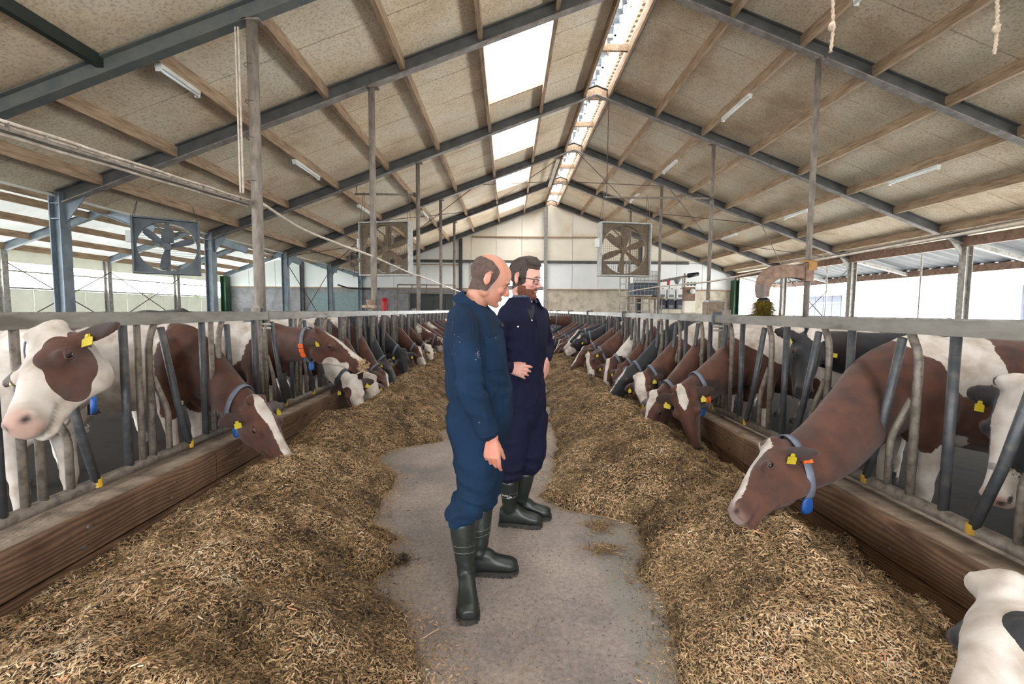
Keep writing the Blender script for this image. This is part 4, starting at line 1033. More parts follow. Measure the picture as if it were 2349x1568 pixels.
# ---------------------------------------------------------------- the cows, nearest first on each side
FX = {-1: BL, 1: BR}
cowcount = 0
def cow(side, yc, poll, muz, w, label, coat='brown', near=True, vox=.012, back=.38, yawd=0, group=None, **kw):
    global cowcount; cowcount += 1
    sx = -side; kw.setdefault('k', 1.1)
    px, py, Y = poll; Pw = atY(px, py, Y); Mw = hit_len(Pw, muz[0], muz[1], .51*kw.get('k', 1), kw.pop('mnear', True))
    wx = FX[side]+side*back
    rz = (0 if side < 0 else PI)+math.radians(yawd)
    root = empty('cow', (wx, yc, 0.0), rz, label, 'cow', group)
    Mi = Matrix.Rotation(-rz, 4, 'Z') @ Matrix.Translation((-wx, -yc, 0))
    Ri = Matrix.Rotation(-rz, 4, 'Z')
    opts = {q: kw.pop(q) for q in ('ctilt', 'collar', 'num', 'orange', 'tags', 'blue', 'mat_c', 'oside') if q in kw}
    spec = dict(poll=tuple(Mi@Pw), muz=tuple(Mi@Mw), w=tuple(Ri@Vector(w)), **kw)
    pr = make_cow(spec, vox*(1.2 if vox < .0145 else 1.5))
    if 'oside' in opts: pr['oside'] = opts.pop('oside')
    if 'ctilt' in opts: pr['ctilt'] = opts.pop('ctilt')
    cow_parts(root, pr, 'coat_'+coat, near, **opts)
    return root, pr
BZ = [(-.1, .02), (0, .05), (.1, .045), (.2, .03), (.35, .028), (.5, .035), (.6, .05)]
# right row
cow(1, 2.95, (1764, 1030, 2.60), (1668, 1163), (-1, .12, .3), 'large brown cow nearest on the right, grey collar and blue transponder, eating', body=.0, orange=True, num='1', oside=1,
    blobs=[(-.12, None, 1.4, .33, -1.6), (-.2, None, 1.1, .16, -1.5), (-.75, None, 1.1, .55, 1.4), (.1, None, 1.0, .3, 1.1), (-.1, None, .55, .25, -.9)], head=1, blaze=[(-.1, .0), (.0, .05), (.04, .055), (.1, .02), (.2, .016), (.35, .028), (.5, .04)], pink=.25, ear=-.6, k=1.0, tuft=1.1, hblobs=[(-.035, 0, .01, .055, 1)], nh=.85, ctilt=.75)
cow(1, 4.80, (1563, 898, 4.45), (1592, 1034), (-.55, -.85, .15), 'brown cow on the right with white forehead patch and orange numbers on its collar', body=.0, orange=True, num='110', oside=1,
    blobs=[(-.02, None, 1.42, .34, -1.8), (-.4, None, 1.3, .5, -1.2), (-.1, None, .9, .4, .9)], blaze=[(-.1, .0), (-.02, .05), (.1, .06), (.16, .035), (.22, .0), (.6, -.02)], ear=-.15)
cow(1, 5.50, (1500, 908, 5.2), (1468, 1008), (-.85, -.5, .3), 'dark brown cow on the right with a curving white blaze, grey collar', vox=.014, body=.0,
    blobs=[(-.05, None, 1.38, .36, -1.7), (-.35, None, 1.2, .5, -1.2)], blaze=[(-.1, .03), (.0, .06), (.12, .045), (.2, .02), (.4, .018), (.6, .02)], ear=-.3)
cow(1, 6.25, (1466, 866, 6.1), (1478, 945), (-.6, -.8, .2), 'brown cow with broad white face lifted ear, fourth head on the right', vox=.016, body=.0,
    blobs=[(0, None, 1.36, .38, -1.8)], blaze=[(-.1, .05), (.3, .05), (.6, .03)])
cow(1, 6.95, (1438, 850, 6.9), (1394, 905), (-.8, -.35, .5), 'black cow with a thin white blaze in the right row', 'black', vox=.016, body=1.2, tuft=1.0, blaze=[(-.1, .0), (.1, .03), (.3, .014), (.6, .014)])
cow(1, 7.65, (1425, 842, 7.6), (1400, 905), (-.7, -.6, .3), 'brown cow half hidden behind the black cow on the right', vox=.018, body=.4, blobs=[(0, None, 1.36, .34, -1.8)])
cow(1, 8.35, (1396, 830, 8.3), (1385, 890), (-.6, -.75, .3), 'brown cow with white muzzle and speckled white neck on the right', vox=.018, body=-.5, neckp=.35, blaze=[(-.1, .04), (.2, .02), (.6, .05)], hblobs=[(.45, 0, -.06, .1, -1)])
cow(1, 9.05, (1350, 815, 8.9), (1350, 860), (-.8, -.5, .3), 'small faced brown and white cow just left of the speckled necked cow', vox=.018, body=.1, blaze=BZ, blobs=[(0, None, 1.33, .42, -1.8)])
cow(1, 9.75, (1338, 800, 9.7), (1308, 842), (-.9, -.2, .5), 'brown cow with a white blaze stretching low to the left, right row', vox=.018, body=.4, blaze=[(-.1, .02), (.6, .03)], blobs=[(0, None, 1.33, .4, -1.8)])
cow(1, 10.6, (1333, 770, 10.6), (1292, 808), (-.7, -.3, .7), 'black cow with white lower face and grey collar, right row', 'black', vox=.018, body=.5, hblobs=[(.4, 0, -.1, .16, -1), (.05, 0, 0, .07, -1)], orange=True, num='8')
cow(1, 11.3, (1325, 762, 11.4), (1290, 800), (-.7, -.3, .7), 'black and white cow directly behind the white jawed black cow', 'black', vox=.02, body=.1, hblobs=[(.4, 0, -.1, .16, -1)], blaze=BZ)
# cow whose face enters the bottom right corner
cow(1, 1.32, (2292, 1362, 1.52), (2180, 1590), (-.8, .1, .5), 'white faced cow cut off by the bottom right corner of the picture', 'black', vox=.012, body=1.0, head=-1, tuft=1.5, collar=False, tags=False, pink=.8, earp=1.0,
    hblobs=[(.17, .1, -.05, .085, 1), (.17, -.1, -.05, .085, 1)])
# two that look through the bars
cow(1, 1.98, (2335, 895, 2.24), (2262, 1142), (-.95, -.1, .2), 'black cow with long white blaze standing behind the bars at far right', 'black', vox=.013, back=1.05, body=.9, mnear=False, collar=False, tuft=1.2,
    blaze=[(-.1, .06), (.1, .04), (.3, .03), (.6, .05)], pink=1, ear=-.1)
cow(1, 3.72, (1868, 768, 3.82), (1852, 893), (-.25, -.95, .15), 'black cow with a white star looking at the camera through the right bars', 'black', vox=.013, back=1.15, body=.9, mnear=True, collar=False,
    blaze=[(-.1, .06), (0, .075), (.05, .06), (.1, .0), (.6, -.02)], ear=.05, tuft=.6)
# left row
cow(-1, 2.86, (112, 775, 2.08), (14, 958), (-.32, -.62, .72), 'white faced cow with brown eye patch lifting her head over the left barrier', vox=.011, back=.5, body=-.3, neckp=-.6, head=-1, tuft=1.3, pink=.9, k=1.04, ctilt=.0, orange=True, num='9', oside=-1, ear=-.05, earf=-.1,
    hblobs=[(.18, .085, -.06, .125, 1), (.27, .08, -.1, .1, 1), (.1, .06, -.02, .06, 1), (.02, .1, -.06, .06, 1), (.155, -.12, -.03, .05, 1)], blobs=[(.35, None, 1.1, .3, .9), (-.3, None, 1.1, .5, -.6)])
cow(-1, 3.95, (590, 925, 3.68), (672, 1056), (.62, -.35, .6), 'dark brown cow with broad white blaze nosing the left feed heap', vox=.012, body=.35, ear=-.3,
    blobs=[(-.35, None, 1.25, .4, -.9), (-.25, None, .7, .3, -.8)], blaze=[(-.1, .0), (-.0, .055), (.1, .07), (.2, .05), (.35, .028), (.6, .03)])
cow(-1, 5.25, (738, 762, 4.95), (836, 826), (.25, -.1, .95), 'brown cow holding her head level with hay in her mouth, orange number on collar', vox=.013, body=.25, orange=True, num='91', oside=-1, ear=-.1, mnear=True,
    blobs=[(-.4, None, 1.2, .4, -1.1)], blaze=[(-.1, .03), (.1, .03), (.3, .03), (.45, .045), (.6, .07)], hblobs=[(.25, 0, -.2, .13, -1), (.38, 0, -.15, .08, -1)], pink=1)
cow(-1, 6.15, (806, 872, 5.95), (830, 956), (.35, -.9, .2), 'white faced cow with brown cheek grazing, fourth on the left', vox=.014, body=-.4, neckp=-.1, head=-1, tuft=1.3, pink=.6, mat_c='collar_dark',
    hblobs=[(.15, -.09, -.05, .1, 1), (.25, -.08, -.1, .07, 1)], blobs=[(.1, None, .8, .3, .9)])
cow(-1, 6.90, (852, 868, 6.65), (866, 934), (.7, -.65, .3), 'almost all white faced cow with one brown eye spot, left row', vox=.015, body=-.3, neckp=.9, head=-1, tuft=1.2, pink=.6, hblobs=[(.17, -.09, -.03, .05, 1)])
cow(-1, 7.60, (884, 862, 7.3), (896, 918), (.9, -.3, .3), 'reddish brown cow with narrow white face stripe in the left row', vox=.016, body=.2, blaze=[(-.1, .02), (.2, .03), (.6, .04)], blobs=[(-.1, None, 1.2, .3, -.8)])
cow(-1, 8.35, (893, 838, 8.2), (912, 880), (.9, -.3, .3), 'black cow with grey collar mostly hidden behind the reddish brown one, left row', 'black', vox=.018, body=1.0)
cow(-1, 9.1, (924, 806, 9.0), (932, 864), (.4, -.9, .2), 'all black cow facing the camera while eating, left row', 'black', vox=.016, body=.9, mat_c='collar_grey')
cow(-1, 10.4, (962, 800, 10.3), (978, 842), (.5, -.8, .3), 'dark cow with white cheek stripe beyond the all black cow', vox=.018, body=-.2, hblobs=[(.3, -.06, -.08, .12, -1)], blaze=BZ)
cow(-1, 11.3, (983, 795, 11.4), (994, 832), (.5, -.8, .3), 'white faced roan cow, tenth on the left', vox=.018, body=-.2, head=-1, hblobs=[(.12, -.09, -.05, .07, 1)])
# hay in the mouth of the level-headed cow
q = atY(834, 838, 4.72)
hy = empty('hay_wisp', tuple(q), label='wisp of hay hanging from the mouth of the level headed brown cow', cat='hay')
nn = 130; P_ = rng.normal(0, .022, (nn, 3))*np.array([1.1, 1, 1.5]); chips(nn, P_, np.tile([0, -1., .2], (nn, 1)), .06, 'straw', hy, np.clip(rng.normal(.6, .15, nn), 0, 1), .02, .8)

# farther cows: a few poses shared by the whole row
variants = []
for i, (pl, mu, w_, kw) in enumerate([((1.22, .05, .62), (1.42, .12, .17), (1, .1, .4), dict(body=-.15, neckp=.5, blaze=BZ)), ((1.30, -.08, .55), (1.62, -.15, .17), (.6, 0, 1), dict(body=-.4, neckp=.55, blaze=[(-.1, .03), (.6, .03)])),
                                      ((1.15, .1, .66), (1.22, .28, .2), (1, .5, .2), dict(body=-.25, neckp=.3, head=-1, hblobs=[(.15, .09, -.05, .08, 1)])), ((1.2, -.1, 1.28), (1.62, -.15, 1.02), (.4, 0, 1), dict(body=.2, blaze=BZ))]):
    L = (Vector(mu)-Vector(pl)); mu = tuple(Vector(pl)+L.normalized()*.5)
    for coat in (('brown', 'black') if i < 2 else ('brown',)):
        if coat == 'black': kw = dict(kw, body=.3)
        pr = make_cow(dict(poll=pl, muz=mu, w=w_, **kw), .024); variants.append((pr, coat))
protos = []
rn = random.Random(5)
names = {'brown': ['brown and white', 'red brown', 'patched brown', 'mid brown'], 'black': ['black and white', 'black pied']}
oc = ['twelfth', 'thirteenth', 'fourteenth', 'fifteenth', 'sixteenth', 'seventeenth', 'eighteenth', 'nineteenth', 'twentieth', 'twenty-first', 'twenty-second', 'twenty-third', 'twenty-fourth', 'twenty-fifth', 'twenty-sixth', 'twenty-seventh', 'twenty-eighth', 'twenty-ninth', 'thirtieth', 'thirty-first', 'thirty-second']
cache = {}
def far_cow(side, y, vi, label, sy=1):
    pr, coat = variants[vi]
    wx = FX[side]+side*.42
    if vi not in cache:
        root = empty('cow', (wx, y, 0), (0 if side < 0 else PI), label, 'cow', 'cows eating in the far part of the two rows'); cow_parts(root, pr, 'coat_'+coat, False, orange=False)
        cache[vi] = root
        return root
    src = cache[vi]; r = src.copy(); COL.objects.link(r); r.location = (wx, y, 0); r.rotation_euler = (0, 0, (0 if side < 0 else PI)+rn.uniform(-.08, .08)); r['label'] = label
    for ch in src.children:
        c_ = ch.copy(); COL.objects.link(c_); c_.parent = r
        for g in ch.children: d_ = g.copy(); COL.objects.link(d_); d_.parent = c_
    return r
for side, nm, y0, first in ((1, 'right', 12.1, 0), (-1, 'left', 12.1, -1)):
    y = y0; k = 0
    while y < 27 and k < 20:
        vi = rn.choice([0, 0, 1, 1, 2, 2, 3, 4]) if not (k == 5 and side == 1) else 5
        vi = min(vi, len(variants)-1)
        coat = variants[vi][1]
        far_cow(side, y, vi, f'{rn.choice(names[coat])} cow eating, {oc[k+first+1]} from the camera in the {nm} row')
        y += rn.uniform(.72, .86); k += 1
# cows standing further back, only their backs in view
far_back = [(-1, 7.5, -5.3, 'cow standing behind the left row, only her back shows above the rail', 'brown')]
for side, y, x, lb, coat in far_back:
    r = far_cow(side, y, 1, lb); r.location = (x, y, 0); r.rotation_euler = (0, 0, 1.9); r.scale = (1.09, 1.09, 1.09)
# ---------------------------------------------------------------- the two men
mat('coverall_blue', srgb(14, 39, 64), srgb(9, 28, 48), srgb(12, 34, 57), rough=.85, scale=4, bump=.25, bscale=260, spec=.2)
mat('coverall_navy', srgb(16, 18, 44), srgb(11, 12, 33), srgb(13, 15, 38), rough=.85, scale=4, bump=.25, bscale=260, spec=.2)
mat('boot_rubber', srgb(34, 38, 35), srgb(26, 30, 28), srgb(30, 34, 31), rough=.42, scale=5, bump=.15, bscale=60)
mat('boot_sole', srgb(26, 28, 28), srgb(58, 48, 38), srgb(34, 32, 30), rough=.7, scale=26)
mat('boot_line', srgb(108, 112, 104), rough=.6)
mat('print_white', srgb(214, 214, 208), rough=.6)
mat('snap_metal', srgb(210, 210, 214), rough=.25, metal=1)
mat('hair_brown', srgb(48, 38, 34), srgb(30, 24, 22), srgb(66, 53, 46), rough=.5, scale=60, stretch=(.25, 1, 1), bump=.8, bscale=220)
mat('hair_stubble', srgb(96, 76, 68), srgb(72, 58, 54), rough=.8, scale=60, bump=.6, bscale=500)
mat('beard_red', srgb(128, 76, 54), srgb(94, 54, 40), rough=.75, scale=50, bump=1, bscale=300)
mat('spectacle_frame', srgb(26, 26, 30), rough=.25)
mat('shirt_check', srgb(84, 96, 110), srgb(50, 58, 70), rough=.85, scale=60)
mat('fleece_dark', srgb(38, 40, 44), rough=.9)
mat('brow_hair', srgb(96, 70, 56), rough=.8)
mat('eye_white', srgb(206, 196, 190), rough=.25)
def skin_mat(name, c1, c2, red):
    m, n, b = nodemat(name); b.inputs['Roughness'].default_value = .48; b.inputs['Specular IOR Level'].default_value = .4
    b.inputs['Subsurface Weight'].default_value = .0
    t = N(n, 'ShaderNodeTexCoord'); a = N(n, 'ShaderNodeTexNoise', Scale=14, Detail=5); n.links.new(t.outputs['Object'], a.inputs['Vector'])
    r = N(n, 'ShaderNodeValToRGB'); e = r.color_ramp.elements; e[0].position = .35; e[1].position = .7; e[0].color = c1; e[1].color = c2; n.links.new(a.outputs[0], r.inputs[0])
    at = N(n, 'ShaderNodeAttribute', attribute_name='red'); st = N(n, 'ShaderNodeAttribute', attribute_name='stubble')
    mx = N(n, 'ShaderNodeMix', data_type='RGBA'); n.links.new(at.outputs['Fac'], mx.inputs[0]); n.links.new(r.outputs[0], mx.inputs[6]); mx.inputs[7].default_value = red
    m2 = N(n, 'ShaderNodeMix', data_type='RGBA'); n.links.new(st.outputs['Fac'], m2.inputs[0]); n.links.new(mx.outputs[2], m2.inputs[6]); m2.inputs[7].default_value = srgb(88, 68, 62)
    n.links.new(m2.outputs[2], b.inputs['Base Color'])
    f = N(n, 'ShaderNodeTexNoise', Scale=300, Detail=3); n.links.new(t.outputs['Object'], f.inputs['Vector'])
    bp = N(n, 'ShaderNodeBump', Strength=.25, Distance=.001); n.links.new(f.outputs[0], bp.inputs['Height']); n.links.new(bp.outputs[0], b.inputs['Normal'])
skin_mat('skin_tan', srgb(182, 130, 108), srgb(166, 112, 92), srgb(160, 82, 72))
skin_mat('skin_fair', srgb(198, 152, 138), srgb(182, 134, 120), srgb(172, 90, 86))
def seg_pt(p, a, b):
    ab = b-a; t = np.clip(((p-a)@ab)/(ab@ab), 0, 1); return np.linalg.norm(p-(a+t[:, None]*ab), axis=1)
def head_shape(mb, O, f, s, t, k=1.0, fat=1.0):
    """O between the ears; f forward, s left, t up"""
    P = lambda a, b, c: O+f*(a*k)+s*(b*k)+t*(c*k)
    ellips(mb, P(-.012, 0, .04), (f, s, t), (.101*k, .079*k, .088*k), 22, 14)
    ellips(mb, P(.03, 0, .035), (f, s, t), (.07*k, .07*k, .075*k), 18, 12)
    rg = spline([(.05, .022, .072, .073), (.02, .026, .071, .071), (-.02, .026, .067, .068), (-.055, .026, .06*fat, .064), (-.08, .03, .053*fat, .057), (-.1, .042, .04*fat, .043), (-.116, .056, .024, .026)], 3)
    loft(mb, [(P(q[1], 0, q[0]), s, f, q[2]*k, q[3]*k) for q in rg], 22, 2.25)
    for g in (-1, 1):
        ellips(mb, P(-.002, g*.05, -.055), (f, s, t), (.034*k, .02*k*fat, .036*k))
        ellips(mb, P(.062, g*.042, -.025), (f, s, t), (.026*k, .022*k, .024*k))     # cheek
        ellips(mb, P(.084, g*.028, .022), (f, s, t), (.013*k, .026*k, .009*k))      # brow
        ellips(mb, P(.103, g*.012, -.036), (f, s, t), (.010*k, .0085*k, .008*k))    # nostril wing
        e = P(-.012, g*.078, -.002); out = (s*g*.85-f*.5).normalized(); ef = (f*.85+s*g*.5).normalized()
        et = (t+f*-.12).normalized()
        pts = []
        for j in range(13):
            th = 2*PI*j/12; pts.append((e+out*.009*k+ef*(.017*k*math.cos(th))+et*((.030 if math.sin(th) > 0 else .027)*k*math.sin(th)), .0048*k))
        for j in range(12): limb(mb, [pts[j], pts[j+1]], 8)
        ellips(mb, e+out*.003*k, (ef, out, et), (.016*k, .006*k, .028*k))
        ellips(mb, e+out*.006*k-et*.026*k, (ef, out, et), (.009*k, .006*k, .009*k))
    limb(mb, [(P(.086, 0, .018), .0085*k), (P(.1, 0, -.004), .0095*k), (P(.113, 0, -.024), .0115*k), (P(.113, 0, -.034), .010*k)], 12, tuple(s))
    ellips(mb, P(.088, 0, -.06), (f, s, t), (.014*k, .023*k, .0065*k)); ellips(mb, P(.086, 0, -.071), (f, s, t), (.0135*k, .02*k, .006*k))
    ellips(mb, P(.078, 0, -.098), (f, s, t), (.02*k, .023*k, .017*k))
    return P
def head_relief(co, nr, O, f, s, t, k=1.0):
    r = (co-np.array(O))/k; a, b, c = r@np.array(f), r@np.array(s), r@np.array(t); d = np.zeros(len(co)); face = a > .03
    for g in (-1, 1):
        d -= .009*np.exp(-((b-g*.031)/.017)**2-((c-.0)/.010)**2)*face          # socket
        d += .0035*np.exp(-((b-g*.032)/.013)**2-((c+.001)/.0055)**2)*face      # lid
        d -= .0025*np.exp(-((b-g*.030)/.02)**2-((c+.016)/.004)**2)*face
        d -= .003*np.exp(-(((b-g*.034)*.8+(c+.045)*.5)/.004)**2)*np.exp(-((c+.045)/.018)**2)*face
        q = np.sqrt((a-.108)**2+(b-g*.007)**2+(c+.043)**2); d -= .005*gs(q, .005)
        q = np.sqrt((a+.006)**2+((b-g*.092)*1.2)**2+(c-.0)**2); d -= .006*gs(q, .010)
    d -= .0035*np.exp(-((c+.0655)/.0022)**2)*np.exp(-(b/.022)**4)*face
    d -= .004*np.exp(-((c+.083)/.006)**2)*np.exp(-(b/.02)**2)*face
    return co+nr*d[:, None]*k, a, b, c
def hand(mb, Wp, d, n, thumb, L=.19, curl=(.5, .5, .5, .5), spread=.06, tcurl=.3, tout=.7, th_=1.16):
    """Wp wrist, d finger direction, n back of the hand, thumb: unit vector towards the thumb side"""
    d = Vector(d).normalized(); n = Vector(n); n = (n-d*n.dot(d)).normalized(); th = d.cross(n); th = th if th.dot(Vector(thumb)) > 0 else -th
    k = L/.19
    loft(mb, [(Wp-d*.02, th, n, .028*k, .021*k), (Wp+d*.01*k, th, n, .03*k, .02*k), (Wp+d*.04*k, th, n, .038*k, .018*k), (Wp+d*.075*k, th, n, .043*k, .015*k), (Wp+d*.095*k, th, n, .041*k, .012*k)], 16, 2.6)
    ellips(mb, Wp+d*.045*k+th*.026*k-n*.008*k, (d, th, n), (.032*k, .018*k, .018*k))
    Ls = ((.033, .7, .43, .026), (.011, .78, .46, .026), (-.011, .72, .44, .025), (-.032, .56, .36, .022)); 
    for i, (off, r1, r2, ln) in enumerate(Ls):
        p = Wp+d*(.088-.008*(i == 3))*k+th*off*k; seg = (.044, .028, .022) if i != 3 else (.034, .021, .019)
        seg = [q*(1.08 if i == 1 else 1.0)*k for q in seg]; c = curl[i]; ang = 0; dd = (d+th*(off*spread*30)).normalized(); rr = (.0098*th_, .0088*th_, .0078*th_, .0062*th_)
        if i == 3: rr = (.0084*th_, .0076*th_, .0068*th_, .0055*th_)
        pts = [(p-dd*.015*k+n*.001, rr[0]*k)]; pts.append((p, rr[0]*k*1.02))
        for j in range(3):
            ang += c*(.75, 1.0, .7)[j]; q = (dd*math.cos(ang)-n*math.sin(ang)); p = p+q*seg[j]; pts.append((p, rr[j+1]*k))
        limb(mb, pts, 10, tuple(th))
    p = Wp+d*.02*k+th*.022*k-n*.004*k; q0 = (d*.75+th*tout-n*.25).normalized(); q1 = (d*.95+th*.25-n*tcurl).normalized()
    limb(mb, [(p, .014*k), (p+q0*.038*k, .0125*k), (p+q0*.04*k+q1*.032*k, .0105*k), (p+q0*.04*k+q1*.058*k, .0085*k)], 10, tuple(n))
def boot(root, heel, toe_dir, top, rtop, label=None, lines=True, name='boot'):
    heel = Vector(heel); f = Vector((toe_dir[0], toe_dir[1], 0)).normalized(); s = vv(-f.y, f.x, 0); t = XYZ[2]; top = Vector(top)
    P = lambda a, b, c: heel+f*a+s*b+t*c
    mb = MB()
    rg = spline([(-.005, .07, .026, .045), (.02, .075, .040, .062), (.07, .085, .044, .075), (.12, .082, .045, .068), (.17, .066, .05, .048), (.22, .056, .054, .040), (.262, .05, .05, .035), (.29, .045, .034, .024)], 3)
    loft(mb, [(P(a, 0, c), s, t, hw, hh) for a, c, hw, hh in rg], 20, 2.4)
    A = P(.065, 0, .11); ax = (top-A); limb(mb, [(A, .048, .055), (A+ax*.12, .050, .052), (A+ax*.3, .052, .052), (A+ax*.55, .060, .060), (A+ax*.8, rtop*.97, rtop*.97), (A+ax, rtop, rtop)], 20, tuple(f))
    me = skin(mb, .007, 3, 'boot'); co = coords(me); nr = normals(me)
    r = co-np.array(heel); c = r[:, 2]; d = .0025*np.sin(c*95+n3(co*12, 3)*5)*np.exp(-((c-.15)/.05)**2)
    setco(me, co+nr*d[:, None]); o = link_mesh(name, me, 'boot_rubber', root, True)
    m = MB(); g = spline([(-.008, .03), (.02, .042), (.08, .043), (.13, .045), (.2, .057), (.255, .054), (.288, .036), (.298, .015)], 3)
    vs = []
    out = [(a, b) for a, b in g]+[(a, -b) for a, b in g[::-1]]
    m.prism([(a, b) for a, b in out], t*.022, P(0, 0, .008), f, s)
    so = m.build('sole', 'boot_sole', o)
    m = MB()
    for a in (0.0, .022, .044, .105, .13, .155, .18, .205, .23, .255, .277):
        w_ = float(np.interp(a, g[:, 0], g[:, 1]))+.002
        for q in (-1, 1): m.add([P(a-.008, q*w_, 0), P(a+.008, q*w_, 0), P(a+.008, q*(w_-.03), 0), P(a-.008, q*(w_-.03), 0), P(a-.008, q*w_, .02), P(a+.008, q*w_, .02), P(a+.008, q*(w_-.03), .02), P(a-.008, q*(w_-.03), .02)], [(0, 1, 2, 3), (4, 7, 6, 5), (0, 4, 5, 1), (1, 5, 6, 2), (2, 6, 7, 3), (3, 7, 4, 0)])
    m.build('tread', 'boot_sole', o)['kind'] = 'stuff'
    if lines:
        bv = BVHTree.FromPolygons([tuple(x) for x in coords(me)], [tuple(p.vertices) for p in me.polygons])
        for fr in (.60, .48):
            c0 = A+ax*fr; m = MB(); pts = []
            for j in range(29):
                th = 2*PI*j/28; dr = (f*math.cos(th)+s*math.sin(th)); h = bv.ray_cast(c0+dr*.2+t*.01*math.cos(th), -dr)
                if h[0]: pts.append(h[0]+dr*.0004)
            m.tube(pts, .0012, 4, caps=False); m.build('moulding_line', 'boot_line', o)
            if fr == .60: continue
    return o, me
def bvh_of(me): return BVHTree.FromPolygons([tuple(x) for x in coords(me)], [tuple(p.vertices) for p in me.polygons])
def px_hit(bv, px, py):
    h = bv.ray_cast(EYE, ray(px, py).normalized()); return h[0], h[1]
def patch(bv, quad, nu, nv, th, name, material, parent, base=-.002):
    """cloth piece sewn on the surface where four sight lines meet it"""
    Q = [np.array(q, float) for q in quad]; vs = []; top = []; 
    for i in range(nu+1):
        for j in range(nv+1):
            a, b = i/nu, j/nv; q = (Q[0]*(1-a)+Q[1]*a)*(1-b)+(Q[3]*(1-a)+Q[2]*a)*b
            h, n_ = px_hit(bv, *q)
            if h is None: h, n_ = (top[-1] if top else (EYE+ray(*q)*3, -ray(*q)))
            top.append((h, n_))
    k = len(top); vs = [h+n_*th for h, n_ in top]+[h+n_*base for h, n_ in top]
    W_ = nv+1; fs = []
    for i in range(nu):
        for j in range(nv):
            a = i*W_+j; fs += [(a, a+1, a+W_+1, a+W_), (k+a, k+a+W_, k+a+W_+1, k+a+1)]
    for i in range(nu):
        for a in (i*W_, i*W_+nv): b = a+W_; fs.append((a, b, k+b, k+a))
    for j in range(nv):
        for a in (j, nu*W_+j): b = a+1; fs.append((a, b, k+b, k+a))
    m = MB(); m.add(vs, fs); return m.build(name, material, parent, True, True)
def strip(bv, pts, wpx, th, name, material, parent, step=6):
    P = spline([tuple(p) for p in pts], step); m = MB(); row = []
    for i, p in enumerate(P):
        d = P[min(i+1, len(P)-1)]-P[max(i-1, 0)]; d /= np.linalg.norm(d)+1e-9; q = np.array((-d[1], d[0]))*wpx/2
        r = [px_hit(bv, *(p+q*e)) for e in (-1, 0, 1)]
        if all(x[0] is not None for x in r) and max((x[0]-r[1][0]).length for x in r) < .03: row.append(r)
    if len(row) < 2: return None
    vs = []
    for r in row: vs += [r[0][0]-r[0][1]*.001, r[0][0]+r[0][1]*th*.6, r[1][0]+r[1][1]*th, r[2][0]+r[2][1]*th*.6, r[2][0]-r[2][1]*.001]
    fs = [(5*i+j, 5*i+j+1, 5*i+j+6, 5*i+j+5) for i in range(len(row)-1) for j in range(4)]
    m.add(vs, fs); return m.build(name, material, parent, True)
def shell(me, mask, thick, name, material, parent, noise=0.0):
    """copy of the skin where mask (0..1) > 0, lifted by thick*mask"""
    co = coords(me); nr = normals(me); keep = mask > .02
    pol = [tuple(p.vertices) for p in me.polygons if all(keep[v] for v in p.vertices)]
    idx = sorted({v for p in pol for v in p}); mp = {v: i for i, v in enumerate(idx)}
    lift = (thick+.0022)*np.clip(mask, 0, 1)-.0022
    if noise: lift = lift+noise*(n3(co*np.array([60, 60, 60.]), 4)-.5)*np.clip(mask, 0, 1)
    vs = [tuple(co[v]+nr[v]*lift[v]) for v in idx]
    me2 = bpy.data.meshes.new(name); me2.from_pydata(vs, [], [tuple(mp[v] for v in p) for p in pol]); me2.update()
    return link_mesh(name, me2, material, parent, True)
def V2(px, py, Y): return atY(px, py, Y)
def make_local(root):
    """objects were made in world coordinates; hand them to a root on the ground"""
    for o in list(bpy.data.objects):
        if o.parent is root: o.matrix_parent_inverse = Matrix.Translation(-root.location)

# ---- man 1: bald man in mid blue coveralls
M1 = empty('person', (-.16, 2.42, 0), label='bald man in mid blue coveralls and dark rubber boots looking down', cat='person')
yw = math.radians(-14)
F1 = vv(math.cos(yw), math.sin(yw), 0); S1 = vv(-math.sin(yw), math.cos(yw), 0); T1 = XYZ[2]
def tor(px0, px1, py, Y, hw, tilt=0):
    a, b = V2(px0, py, Y), V2(px1, py, Y); c = (a+b)/2; hd = (b-a).length/2
    return (c, S1 if True else None, F1, hw, hd*1.0)
tr = []
for (x0, x1, py, hw) in ((1058, 1098, 690, .07), (1048, 1110, 700, .13), (1037, 1130, 716, .185), (1030, 1146, 740, .205), (1024, 1156, 775, .20), (1022, 1163, 820, .195), (1024, 1170, 865, .19), (1032, 1175, 905, .185), (1028, 1176, 935, .19), (1025, 1174, 965, .195), (1030, 1168, 995, .185), (1042, 1158, 1020, .15)):
    a, b = V2(x0, py, 2.42), V2(x1, py, 2.42); tr.append(((a+b)/2, hw, (b-a).length/2))
mb = MB(); q = spline([tuple(c)+(hw, hd) for c, hw, hd in tr], 3)
loft(mb, [(vv(*r[:3]), S1, F1, r[3], r[4]-.004) for r in q], 26, 2.35)
